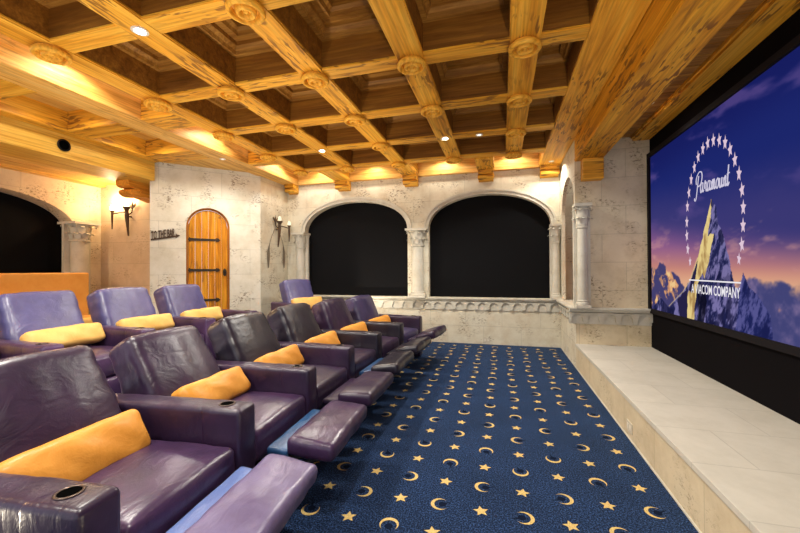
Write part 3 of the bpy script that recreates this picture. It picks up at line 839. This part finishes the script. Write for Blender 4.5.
def beam(name, x0, x1, y0, y1, z0, z1, m, label, cat='beam', group=None):
    bm = bmesh.new(); box(bm, x0, x1, y0, y1, z0, z1)
    bmesh.ops.recalc_face_normals(bm, faces=bm.faces)
    bevel(bm, .008, 1)
    # bead along the lower edges, as on the photo
    o = link(name, bm, m); tag(o, label, cat, group); return o
for i, x in enumerate(AX):
    bm = bmesh.new(); box(bm, x-BW, x+BW, Y0, RY[0]+.12, ZB, ZU+.3)
    for s in (-1, 1):
        box(bm, x+s*BW-.006, x+s*BW+.006, Y0, RY[0]+.12, ZB+.012, ZB+.03)
    tag(link('ceiling_beam', bm, WY), 'long golden wooden coffer beam, %s from the left of the five dotted with rosettes' % ORD(i), 'beam')
for j, y in enumerate(RY[:6]):
    bm = bmesh.new()
    for i in range(len(xs)-1):
        a, b = xs[i]+BW+.001, xs[i+1]-BW-.001
        box(bm, a, b, y-.078, y+.078, ZB+.004, ZU+.3)
        for s in (-1, 1): box(bm, a, b, y+s*.078-.006, y+s*.078+.006, ZB+.010, ZB+.022)
    tag(link('ceiling_crossbeam', bm, WX), 'golden wooden crossbeam of the coffered ceiling, %s row out from the back wall' % ORD(j), 'beam')
# header beams on the right
beam('header_beam', .605, .929, Y0, YB-.001, ZB, 3.6, WY, 'wide flat ceiling beam ending above the narrow side niche')
bmg = bmesh.new(); box(bmg, .93, 1.25, Y0, YP-.002, 2.70, 3.4)
bmesh.ops.recalc_face_normals(bmg, faces=bmg.faces); bevel(bmg, .006, 1)
box(bmg, .924, .934, Y0, YP-.002, 2.715, 2.73)
tag(link('header_beam', bmg, WYR), 'thick rough hewn beam hanging lowest, beside the stage ceiling', 'beam')
# boards above the stage
bm = bmesh.new(); box(bm, 1.25, XR, Y0, YP, 2.96, 3.0)
for k in range(60):
    y = Y0+.1+k*.16
    if y < YP-.02: box(bm, 1.25, 1.60, y, y+.006, 2.955, 2.96)
struct(link('ceiling_stage', bm, WP), 'plank ceiling strip above the stage')
bm = bmesh.new(); box(bm, 1.60, XR-.001, Y0, YP-.002, 2.905, 2.959); box(bm, 1.58, 1.60, Y0, YP-.002, 2.93, 2.959)
struct(link('trim_6', bm, WY), 'wooden edging board where the stage ceiling meets the black wall')
# border beams
beam('border_beam', -4.20, -3.87, Y0, YB-.001, ZB, 3.6, WPB, 'wide border beam running to the back wall left of the rosette beams')
bm = bmesh.new(); box(bm, -3.86, .60, YB-.09, YB-.001, ZB, 3.6)
tag(link('border_beam', bm, WPX), 'long edge board along the top of the back wall', 'beam')
# short beams in the far border strip
for x, lb in ((-2.9, 'short ceiling beam above the corbel over the left arch'), (-1.575, 'short ceiling beam above the corbel between the two back arches'), (-.25, 'short ceiling beam above the corbel over the right arch')):
    beam('short_beam', x-.14, x+.14, RY[0]+.125, YB-.095, ZB+.002, 3.6, WY, lb)
for y0, y1, lb in ((4.97, 5.13, 'short beam tying the border beam to the rosette beams nearest the back wall'), (3.17, 3.50, 'wide short beam tying the border beam to the rosette beams near the left alcove'), (1.3, 1.6, 'short beam tying the border beam at the top left edge of the photo')):
    beam('short_beam', -3.868, AX[0]-BW-.002, y0, y1, ZB+.002, 3.6, WX, lb)
bm = bmesh.new(); box(bm, -3.86, AX[0]-BW, Y0, YB-.09, 3.29, 3.31); box(bm, AX[0]-BW, .60, RY[0]+.1, YB-.09, 3.29, 3.31)
struct(link('ceiling_border', bm, WPL), 'light boards inside the border strip of the ceiling')
# left bay: smaller coffers, lower header and low board ceiling
for y0, y1, lb in ((4.20, 4.57, 'wide crossbeam above the arched door, left of the border beam'), (3.19, 3.47, 'crossbeam between the two square coffers of the left bay'), (2.13, 2.43, 'crossbeam of the left bay nearest the viewer')):
    beam('left_crossbeam', -5.03, -4.202, y0, y1, ZB+.002, 3.6, WX, lb)
beam('left_strip_beam', -5.20, -5.032, Y0, 4.50, ZB+.001, 3.6, WY, 'narrow beam edging the left coffers beside the lower header')
bm = bmesh.new(); box(bm, -5.03, -4.20, Y0, 4.3, 3.22, 3.26)
struct(link('ceiling_left_bay', bm, WPL))
bm = bmesh.new()
extrude_loops(bm, [[(-5.78, Y0), (-5.202, Y0), (-5.202, 4.50), (-5.318, 4.50), (-5.318, 4.838), (-5.78, 4.838)]], lambda u, z, d: V((u, z, 2.70+d)), .9)
tag(link('left_header_beam', bm, wood('yellow_header_wood', 1, light=(.86, .56, .12), mid=(.76, .42, .06), pits=.15)), 'low hanging header beam with a round black speaker at left', 'beam')
bm = bmesh.new(); box(bm, XL, -5.785, Y0, 4.84, 2.80, 2.86)
for x in (-6.1, -6.45): box(bm, x-.004, x+.004, Y0, 4.84, 2.797, 2.80)
box(bm, -6.8, -6.68, Y0, 4.838, 2.76, 2.80)
struct(link('ceiling_left', bm, WPL), 'low light board ceiling beside the far left arch')
bm = bmesh.new(); box(bm, -5.2, -4.2, 4.6, YB, 3.02, 3.1)
struct(link('ceiling_corner', bm, WPL))

# speaker in the header
sp = empty('ceiling_speaker', (-5.198, 3.26, 2.85)); tag(sp, 'small round black speaker set into the left header beam', 'speaker')
Ms = Matrix.Rotation(PI/2, 4, 'Y')
bm = bmesh.new(); lathe(bm, [(.055, 0), (.072, .0), (.074, .012), (.06, .018), (.055, .006)], 28, Ms); link('speaker_ring', bm, DKM, sp, smooth=True)
bm = bmesh.new(); lathe(bm, [(.055, .004), (.03, .001), (.02, .008), (0, .012)], 28, Ms); link('speaker_cone', bm, HOLE, sp, smooth=True)

# rosettes
prof = [(.098, 0), (.096, -.014), (.116, -.018), (.121, -.030), (.119, -.044), (.108, -.054), (.096, -.054), (.088, -.044), (.084, -.016), (.068, -.014), (.064, -.044), (.056, -.056), (.042, -.056), (.034, -.046), (.030, -.024), (.021, -.024), (.018, -.042), (.010, -.048), (0, -.049)]
bm = bmesh.new(); lathe(bm, prof, 36)
ros0 = link('wooden_rosette', bm, WROS, smooth=50)
lights_at = {(1, 4), (3, 3), (1, 3)}       # column, index from list below
def rname(i, j):
    return 'carved round rosette on the %s rosette beam from left, %s crossing from the back wall' % (ORD(i), ORD(j))
first = True
DL = []
for i in range(5):
    for j in range(6):
        if (i, j) in ((1, 4), (3, 1), (1, 1)): DL.append((AX[i], RY[j], i, j)); continue
        if j == 5: continue
        if first: r_ = ros0; first = False
        else: r_ = ros0.copy(); COL.objects.link(r_)
        r_.location = (AX[i], RY[j], ZB-.0005); r_.rotation_euler = (0, 0, (i*3+j)*.3)
        tag(r_, rname(i, j), 'rosette', 'carved rosettes on the ceiling beam crossings')

# downlights
def downlight(x, y, z, label, power, r=.035, blend=.6, size=150, col=(1, .955, .85), glow=True, tilt=(0, 0)):
    t = empty('downlight', (x, y, z)); tag(t, label, 'downlight')
    bm = bmesh.new(); lathe(bm, [(r+.001, -.001), (r+.018, -.001), (r+.02, -.007), (r+.002, -.009), (r, -.002)], 24); link('trim_ring', bm, WHITE, t, smooth=True)
    bm = bmesh.new(); lathe(bm, [(r, -.003), (r*.7, -.005), (0, -.006)], 24); link('lamp_lens', bm, LAMP if glow else LAMPD, t, smooth=True)
    if power:
        l = bpy.data.lights.new('downlight_lamp', 'SPOT'); l.energy = power; l.color = col; l.spot_size = math.radians(size); l.spot_blend = blend; l.shadow_soft_size = .04
        o = bpy.data.objects.new('downlight_lamp', l); COL.objects.link(o); o.parent = t; o.location = (0, 0, -.03)
        o.rotation_euler = (tilt[0], tilt[1], 0)
    return t
PW = .85
downlight(AX[1], RY[4], ZB-.001, 'brightly glowing downlight near the top left of the coffered ceiling', 130*PW)
downlight(AX[3], RY[1], ZB-.001, 'brightly glowing downlight in front of the right back arch', 110*PW)
downlight(AX[1], RY[1], ZB-.001, 'small lit downlight in place of a rosette, in front of the left back arch', 60*PW)
downlight(-.26, RY[1]-.0, ZB+.003, 'small pale downlight on a crossbeam between two rosettes', 40*PW, r=.028, glow=False)
downlight(-4.04, 4.62, ZB-.001, 'small pale downlight in the border beam above the arched door', 45*PW, r=.024, size=165, glow=False)
downlight(1.05, 5.85, 2.96, 'small light at the top of the narrow side niche', 5, r=.02, size=165)
downlight(.76, 6.15, ZB-.001, 'small recessed downlight in the wide beam beside the side niche', 25*PW, r=.022, glow=False)
for k, (x, y) in enumerate(((-3.63, 2.45), (-3.63, 4.2), (-3.63, 5.75))):
    downlight(x, y, 3.288, ['puck light above the left border strip nearest the viewer', 'puck light above the left border strip beside the arched door', 'puck light above the left border strip nearest the back wall'][k], 17*PW, blend=.3, col=(1, .95, .88))
for k, (x, y) in enumerate(((-3.3, 6.24), (-2.25, 6.24), (-.95, 6.24), (.2, 6.24))):
    downlight(x, y, 3.288, 'puck light in the back border strip, %s from the left' % ORD(k), 11*PW, blend=.3, col=(1, .90, .74))
for k, y in enumerate((.6, 2.4, 4.2)):
    downlight(1.42, y, 2.953, ['stage downlight nearest the viewer', 'middle stage downlight above the stage', 'stage downlight nearest the pier wall'][k], 15*PW, size=120, col=(1, .95, .88))
# extra ceiling downlights over seats and carpet, added out of view
for k, (x, y) in enumerate(((AX[1], RY[6]), (AX[3], RY[5]), (AX[4], RY[3]))):
    if k == 2: continue
    downlight(x, y, ZB-.001, ['downlight above the front seats behind the photo edge', 'downlight over the carpet above the photo edge'][k], 130*PW)

for k, (x, y) in enumerate(((-4.62, 2.82), (-4.62, 3.83))):
    downlight(x, y, 3.218, ['puck light inside the square left bay coffer nearest the viewer', 'puck light inside the square left bay coffer by the angled wall'][k], 9*PW, blend=.3, col=(1, .88, .68))
def added_uplight(x, y, z, nx, label, power, tx):  # up-facing lamps kept out of sight, added to brighten the ceiling
    t = empty('step_light', (x, y, z)); tag(t, label, 'step light')
    bm = bmesh.new(); box(bm, min(0, nx*.02), max(0, nx*.02), -.06, .06, -.02, .012); link('light_housing', bm, PLAST, t)
    bm = bmesh.new(); box(bm, nx*.004 if nx > 0 else nx*.018, nx*.018 if nx > 0 else nx*.004, -.05, .05, .012, .0135); link('lamp_lens', bm, LAMPD, t)
    l = bpy.data.lights.new('step_lamp', 'SPOT'); l.energy = power; l.color = (1, .86, .66); l.spot_size = math.radians(155); l.spot_blend = .5; l.shadow_soft_size = .06
    o = bpy.data.objects.new('step_lamp', l); COL.objects.link(o); o.parent = t; o.location = (nx*.03, 0, .03)
    o.rotation_euler = V((tx, 0, 1)).to_track_quat('-Z', 'Y').to_euler()
    return t
SL = ['nearest the viewer', 'second from the viewer', 'third from the viewer', 'fourth from the viewer', 'nearest the back wall']
for k, y in enumerate((.4, 1.7, 3.0, 4.3, 5.6)):
    added_uplight(-2.618, y, .11, 1, 'step light washing upward from the riser edge, '+SL[k], 54, .12)
for k, y in enumerate((.9, -.4)):
    added_uplight(XS-.013, y, .14, -1, ['step light on the stage front just outside the photo', 'step light on the stage front far behind the viewpoint'][k], 58, -.15)
# ------------------------------------------------------------------ corbels
def corbel(w, dep, hgt, name, label, loc, rz, m=WX):
    """scroll corbel: profile in (depth, z) with a volute, extruded across w; local -y is outward"""
    t = empty(name, loc, rz); tag(t, label, 'corbel')
    bm = bmesh.new()
    pts = [(0, 0), (dep, 0), (dep, -hgt*.22), (dep*.96, -hgt*.34), (dep*.86, -hgt*.42)]
    pts += [(dep*.66+dep*.26*math.cos(a), -hgt*.66+hgt*.26*math.sin(a)) for a in [PI*.45-k*PI*1.2/12 for k in range(13)]]
    pts += [(dep*.30, -hgt*.88), (0, -hgt*1.0)]
    extrude_loops(bm, [pts], lambda u, z, d: V((-w/2+d, -u, z)), w)
    link('corbel_body', bm, m, t)
    for s in (-1, 1):
        bm = bmesh.new()
        sp_ = [(s*(w/2+.001), -(dep*.66+(hgt*.24-k*hgt*.0105)*math.cos(k*.55)), -hgt*.62+(hgt*.24-k*hgt*.0105)*math.sin(k*.55)) for k in range(21)]
        tube(bm, sp_, max(.008, hgt*.045), 6)
        link('volute', bm, m, t, smooth=True)
    return t
for x, w, lb in ((-4.0, .20, 'small dark scroll corbel in the far left corner of the back wall'), (-2.9, .25, 'golden scroll corbel above the left back arch'), (-1.575, .25, 'golden scroll corbel above the column between the back arches'), (-.25, .25, 'golden scroll corbel above the right back arch'), (.765, .28, 'golden scroll corbel in the corner above the side niche')):
    corbel(w, .20, .17, 'wooden_corbel', lb, (x, YB-.001, ZB-.001), 0)
tc_ = bbox('wooden_corbel', 1.0, 1.24, YP-.15, YP-.001, 2.43, 2.699, WX, bev=.008); tag(tc_, 'square wooden block corbel under the thick low beam', 'corbel')
corbel(.26, .52, .26, 'wooden_corbel', 'orange scroll corbel left of the angled wall, above the left sconce', (-5.63, 4.838, 2.699), 0, m=wood('orange_corbel_wood', 1, light=(.86, .42, .06), mid=(.74, .30, .03), pits=.1, knots=0))

# ------------------------------------------------------------------ sconces
def sconce(loc, rz, label, side, power=0):
    """local -y is out of the wall; arm reaches towards local x = side"""
    t = empty('candle_sconce', loc, rz); tag(t, label, 'sconce')
    bm = bmesh.new()
    tube(bm, [(0, -.05, -.36), (0, -.065, -.2), (0, -.08, 0), (0, -.085, .10)], [.012, .022, .034, .042], 10)
    tube(bm, [(0, 0, -.03), (0, -.09, -.03)], .014, 8)
    tube(bm, [(0, -.085, .10), (0, -.085, .13)], [.05, .055], 12)
    link('torch_body', bm, BRONZE, t, smooth=35)
    bm = bmesh.new(); tube(bm, [(0, -.085, .04), (side*.12, -.10, .035), (side*.30, -.10, .02)], .011, 8)
    link('arm', bm, BRONZE, t, smooth=True)
    bm = bmesh.new(); tube(bm, [(side*.30, -.10, -.24), (side*.30, -.10, -.1), (side*.30, -.10, .06)], [.009, .015, .02], 8)
    tube(bm, [(side*.30, -.10, .055), (side*.30, -.10, .08)], [.028, .036], 10)
    link('arm_torch', bm, BRONZE, t, smooth=35)
    for (x, y, z) in ((0, -.085, .13), (side*.30, -.10, .08)):
        bm = bmesh.new(); lathe(bm, [(0, 0), (.028, 0), (.034, .03), (.026, .07), (.01, .095), (0, .098)], 14, Matrix.Translation((x, y, z)))
        link('candle_bulb', bm, LAMPW if power else LAMPO, t, smooth=True)
        if not power: continue
        l = bpy.data.lights.new('sconce_lamp', 'POINT'); l.energy = power; l.color = (1, .74, .42); l.shadow_soft_size = .04
        o = bpy.data.objects.new('sconce_lamp', l); COL.objects.link(o); o.parent = t; o.location = (x, y-.02, z+.16)
    bm = bmesh.new()      # fleur-de-lis finial
    s0 = -side
    tube(bm, [(s0*.05, -.03, .06), (s0*.06, -.03, .16), (s0*.055, -.03, .24)], [.012, .02, .004], 8)
    for q in (-1, 1):
        tube(bm, [(s0*.055+q*.0, -.03, .10), (s0*.055+q*.045, -.03, .15), (s0*.055+q*.07, -.03, .19), (s0*.055+q*.085, -.03, .16)], [.010, .012, .009, .005], 8)
    tube(bm, [(0, -.05, .0), (s0*.055, -.035, .04), (s0*.055, -.03, .08)], .01, 6)
    link('finial', bm, BRONZE, t, smooth=True)
    return t
sconce((-4.148, 6.13, 2.10), PI/2, 'bronze two candle wall sconce near the arched door and back wall', 1, 0)
sconce((-6.10, 4.838, 2.25), 0, 'glowing bronze two candle sconce on the warm alcove wall', -1, 8)
sconce((XL+.002, 1.0, 2.05), PI/2, 'glowing bronze two candle sconce on the far left wall outside the photo', 1, 30)  # extra unseen sconce, added to brighten the left ceiling

# wall shadows beneath the first sconce, modelled as tan leaf-shaped strips
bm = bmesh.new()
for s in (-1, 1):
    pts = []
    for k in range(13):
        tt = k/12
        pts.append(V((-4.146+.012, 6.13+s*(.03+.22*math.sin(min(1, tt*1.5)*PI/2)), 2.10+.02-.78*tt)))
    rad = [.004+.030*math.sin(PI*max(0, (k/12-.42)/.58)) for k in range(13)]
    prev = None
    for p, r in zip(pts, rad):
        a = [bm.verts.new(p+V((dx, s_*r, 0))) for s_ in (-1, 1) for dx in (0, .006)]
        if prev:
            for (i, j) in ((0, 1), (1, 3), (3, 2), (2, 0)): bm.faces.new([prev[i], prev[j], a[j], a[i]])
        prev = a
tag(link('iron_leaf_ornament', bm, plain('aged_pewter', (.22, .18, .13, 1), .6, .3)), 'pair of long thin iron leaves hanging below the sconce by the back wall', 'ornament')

# ------------------------------------------------------------------ TO THE BAR sign
sg = empty('wall_sign', tuple(dp+dd*1.43+V((0, 0, 1.8)))); tag(sg, 'dark metal arrow sign reading TO THE BAR left of the door', 'sign')
ux = -dd                          # reads left to right
tl = .20
def fsg(u, z, d):                 # u from the left end
    uu = u*math.cos(tl); zz_ = z+u*math.sin(tl)
    return dp+dd*(1.628-uu)-dn*(.012-d)+V((0, 0, 1.775+zz_))
bm = bmesh.new()
extrude_loops(bm, [[(0, -.004), (.34, -.004), (.34, -.022), (.405, .012), (.34, .046), (.34, .022), (0, .022)]], fsg, .012)
pc(link('arrow_bar', bm, BRONZE), sg)
o0 = fsg(.165, .012, -.002); ex = (fsg(1, 0, 0)-fsg(0, 0, 0)); ez = (fsg(0, 1, 0)-fsg(0, 0, 0)); en = -dn
MS = Matrix(((ex.x, ez.x, en.x, o0.x), (ex.y, ez.y, en.y, o0.y), (ex.z, ez.z, en.z, o0.z), (0, 0, 0, 1)))
text_obj('sign_lettering', 'TO THE BAR', .18, MS, BRONZE, sg, ext=.004, width=.325, bold=.004)

# ------------------------------------------------------------------ orange banquette behind the rear row
bq = empty('banquette', (-6.5, 3.0, PZ)); tag(bq, 'orange leather banquette against the far left wall', 'banquette')
def rb(name, cx, cy, cz, sx, sy, sz, r, m, parent, puff=(0, 0, 0), wr=0, bake=True, rot=None, **kw):
    bm = bmesh.new(); M = Matrix.Translation((cx, cy, cz))
    if rot is not None: M = M @ rot
    rbox(bm, sx, sy, sz, r, M, puff, wr, **kw)
    o = link(name, bm, m, smooth='all')
    if bake: pc(o, parent)
    else: o.parent = parent
    return o
rb('seat_back', -6.51, 2.65, .715, .12, 3.54, 1.12, .03, LBQ, bq)
rb('seat_cushion', -6.17, 2.65, .52, .54, 3.5, .16, .05, LY, bq, puff=(0, 0, .01))
rb('seat_base', -6.19, 2.65, .297, .48, 3.48, .285, .02, LBQ, bq)

# ------------------------------------------------------------------ recliners
def recliner(name, label, M_, near_arm, recline, top, foot, seed, mats, group, w=.76, aw=.15, tap=.07):
    """local frame: +x towards the screen, origin on the floor below the seat"""
    mb, ms, ma, mf, mflap = mats
    t = empty(name, (0, 0, 0)); t.matrix_world = M_; tag(t, label, 'recliner', group)
    iw = w-aw                                   # clear width between arms
    def part(nm, m, fn, parent=t, sm='all'):
        bm = bmesh.new(); fn(bm); o = link(nm, bm, m, smooth=sm); o.parent = parent; return o
    T = Matrix.Translation
    part('base', LB, lambda bm: rbox(bm, .80, iw-.01, .22, .02, T((-.03, 0, .15))))
    def sfold(q, n):
        if n[2] > 0: q.z += .012*math.sin(n[0]*2.2+.6)*(1-n[1]**2)
        return q
    part('seat_cushion', ms, lambda bm: rbox(bm, .72, iw-.015, .19, .035, T((.09, 0, .345)), puff=(.012, 0, .022), wr=.006, wf=5, seed=seed, fold=sfold, step=.04))
    ra = math.radians(recline); bh = top
    def bfold(q, n):
        # gathered leather at the upper corners and a soft roll at the top
        e = max(0, n[2])**3
        q.x += .018*e*(1-n[1]**2)
        k = abs(n[1])**6
        q.x += .003*k*math.sin(q.z*50+seed)
        q.y *= 1-tap*max(0, n[2])
        q.y += .003*math.sin(q.z*48+seed*2)*abs(n[1])**3*(1 if n[1] > 0 else -1)
        return q
    Mb = T((-.20, 0, .36)) @ Matrix.Rotation(-ra, 4, 'Y') @ T((0, 0, bh/2-.03))
    part('backrest', mb, lambda bm: rbox(bm, .21, iw-.02, bh, .055, Mb, puff=(.028, 0, .012), wr=.008, wf=4.0, seed=seed+5, fold=bfold, step=.028))
    for s in ([-1, 1] if near_arm else [1]):
        def afold(q, n): 
            if n[2] > .5: q.z -= .0
            return q
        a = part('armrest', ma, lambda bm: (rbox(bm, .86, aw-.003, .583, .026, T((-.035, s*w/2-(.008 if s < 0 else 0), .311)), puff=(0, .003, .006), wr=.005, wf=8, seed=seed+s, step=.03),
                                            rbox(bm, .225, aw, .586, .026, T((.345, s*w/2-(.008 if s < 0 else 0), .3095)), puff=(.004, .002, .004), wr=.003, seed=seed)))
        T2 = T((.335, s*w/2-(.008 if s < 0 else 0), .604))
        c_ = part('cup_holder', RING, lambda bm: lathe(bm, [(.031, .0), (.040, .0), (.041, .003), (.038, .005), (.033, .005), (.031, .001)], 28, T2), a)
        part('cup_well', HOLE, lambda bm: lathe(bm, [(.0315, .003), (0, .0025)], 24, T2), a)
        c_['label'] = 'metal rimmed cup holder'
    if foot is None:
        part('footrest', ms, lambda bm: rbox(bm, .05, iw-.02, .19, .02, T((.475, 0, .16)), puff=(.01, 0, 0), wr=.003))
    else:
        z0, tilt, out = foot
        fw_ = w-.155
        R_ = Matrix.Rotation(-math.radians(tilt), 4, 'Y')
        part('footrest', mf, lambda bm: rbox(bm, .27, fw_, .10, .036, T((.74+out, 0, z0)) @ R_, puff=(0, 0, .012), wr=.007, wf=7, seed=seed+9, step=.03))
        part('footrest_flap', mflap, lambda bm: rbox(bm, .13, fw_-.05, .045, .018, T((.545+out, 0, z0-.03-.05*math.sin(math.radians(tilt))-.01)) @ R_, puff=(0, 0, .004), wr=.003, seed=seed))
        def mech(bm):
            for s in (-1, 1):
                y = s*(iw/2-.06)
                tube(bm, [(.30, y, .20), (.55+out, y, z0-.09), (.72+out, y, z0-.05)], .011, 6)
                tube(bm, [(.34, y+.015, .28), (.52+out, y+.015, z0-.16), (.80+out, y+.015, z0-.055)], .011, 6)
            tube(bm, [(.72+out, -(iw/2-.06), z0-.05), (.72+out, iw/2-.06, z0-.05)], .009, 6)
        part('footrest_mechanism', DKM, mech, sm=True)
    return t

def pillow(M_, label, m, seed, group, L=.60, hgt=.21, th=.13):
    bm = bmesh.new()
    def pf(q, n):
        k = abs(n[1])**8
        q.z *= 1-.10*k; q.x *= 1-.30*k
        q.z += .002*math.sin(q.y*40+seed*2+q.x*20)*(1-abs(n[1]))
        q.x += .003*math.sin(q.y*31+q.z*40+seed)
        return q
    rbox(bm, th, L, hgt, .036, None, puff=(.02, .004, .0), wr=.005, wf=6, seed=seed, fold=pf, step=.025)
    o = link('lumbar_pillow', bm, m, smooth='all'); o.matrix_world = M_; tag(o, label, 'pillow', group); return o

W_ = .765
fl = ['nearest the viewer, with lavender footrest out', 'second from the viewer, beside the blue footrest flap', 'third from the viewer, black creased back',
      'fourth from the viewer, between two dark armrests', 'fifth from the viewer, plum coloured back', 'farthest from the viewer by the back wall']
specs = [  # recline, back height, foot(z, tilt, out), mats(back, seat, arm, foot, flap)
    (27, .62, (.36, -8, .0), (LA, LM, LA, LL, LBL2)),
    (31, .615, (.365, -4, .02), (LA, LM, LA, LM, LBL)),
    (28, .62, (.37, 2, 0), (LB, LA, LA, LA, LA)),
    (27, .63, (.385, 10, 0), (LB, LA, LB, LB, LBL)),
    (22, .61, (.40, 14, 0), (LA, LA, LB, LB, LB)),
    (21, .60, (.43, 18, 0), (LDV, LDV, LA, LA, LA))]
PIL = ['broad orange pillow on the front row recliner nearest the viewer', 'orange pillow on the second front row recliner from the viewer', 'orange pillow on the third front row recliner, the creased black one',
       'orange pillow on the fourth front row recliner from the viewer', 'orange pillow on the fifth front row recliner from the viewer', 'small orange pillow on the front row recliner by the back wall']
def seat_matrix(x, y, rz, z): return Matrix.Translation((x, y, z)) @ Matrix.Rotation(rz, 4, 'Z')
for i, (rec, bh, ft, ms_) in enumerate(specs):
    y = 1.20+W_*i
    kk = .024 if y < 3.1 else .030
    arm_x = -1.32+kk*(y-3.1)**2
    th = -2*kk*(y-3.1)
    M_ = seat_matrix(arm_x-.45*math.cos(th), y, math.atan(th), 0.0)
    recliner('recliner', 'dark leather front row recliner, '+fl[i], M_, i == 0, rec, bh, ft, i*2+1, ms_, 'recliners of the front row', w=W_)
    ra = math.radians(rec)
    pm = M_ @ Matrix.Translation((-.07 if i == 0 else -.06, -.06 if i == 0 else .0, .475 if i == 0 else .49)) @ Matrix.Rotation(-ra, 4, 'Y') @ Matrix.Translation((.035, 0, .02))
    pillow(pm, PIL[i], LO, i+1, 'orange pillows on the front row', L=.60 if i == 0 else .55, hgt=.22 if i == 0 else .20)
bl = ['violet leather rear row recliner at the left edge, before the orange banquette', 'violet leather rear row recliner with a dimpled back, left of the door sign', 'violet leather rear row recliner in front of the arched door']
pl = ['yellow orange pillow on the leftmost rear row recliner', 'yellow orange pillow on the middle one of the three left rear recliners', 'yellow orange pillow on the rear recliner in front of the arched door']
for i in range(-1, 3):
    y = 2.33+.765*i
    M_ = seat_matrix(-3.65, y, 0.0, PZ)
    lbl = bl[i] if i >= 0 else 'violet leather rear row recliner cut off by the left photo edge'
    recliner('recliner', lbl, M_, i == -1, 24, .655, None, 30+i, (LP, LM, LM, LM, LM), 'recliners of the rear row', w=.765, tap=.03)
    ra = math.radians(24)
    pm = M_ @ Matrix.Translation((-.05, 0, .54)) @ Matrix.Rotation(-ra, 4, 'Y') @ Matrix.Translation((.03, 0, .02))
    pillow(pm, pl[i] if i >= 0 else 'yellow orange pillow on the rear recliner cut off by the photo edge', LY, 20+i, 'yellow orange pillows on the rear row', L=.60, hgt=.18)
M_ = seat_matrix(-3.20, 5.68, math.radians(-24), PZ)
recliner('recliner', 'violet leather rear row recliner alone in front of the back wall sconce', M_, True, 20, .66, None, 50, (LP, LM, LM, LM, LM), 'recliners of the rear row', w=.73, tap=.0)
pillow(M_ @ Matrix.Translation((-.05, 0, .54)) @ Matrix.Rotation(-math.radians(20), 4, 'Y') @ Matrix.Translation((.03, 0, .02)), 'yellow orange pillow on the lone rear recliner by the back wall', LY, 33, 'yellow orange pillows on the rear row')

# ------------------------------------------------------------------ outlet plates
def outlet(loc, rz, label, w=.115, h=.075):
    t = empty('outlet_cover', loc, rz); tag(t, label, 'outlet')
    bm = bmesh.new(); box(bm, -w/2, w/2, -.007, 0, -h/2, h/2); link('cover_plate', bm, PLAST, t)
    bm = bmesh.new()
    for s in (-1, 1): box(bm, s*.025-.012, s*.025+.012, -.0095, -.007, -.018, .018)
    link('socket', bm, WHITE, t)
outlet((XS-.0005, 3.16, .10), -PI/2, 'small cream outlet cover low on the stage front')
outlet((-.26, YB-.0005, .07), 0, 'small cream outlet cover at the foot of the back wall')
outlet((XS-.0005, 5.9, .12), -PI/2, 'small cream outlet cover at the foot of the side wall by the corner')

# ------------------------------------------------------------------ world and view
w = bpy.data.worlds.new('world'); S.world = w; w.use_nodes = True
bg = w.node_tree.nodes['Background']; bg.inputs[0].default_value = (.90, .92, 1.0, 1); bg.inputs[1].default_value = .75
S.view_settings.view_transform = 'Standard'; S.view_settings.look = 'None'
S.view_settings.gamma = 1; S.view_settings.exposure = .80; S.view_settings.use_curve_mapping = False
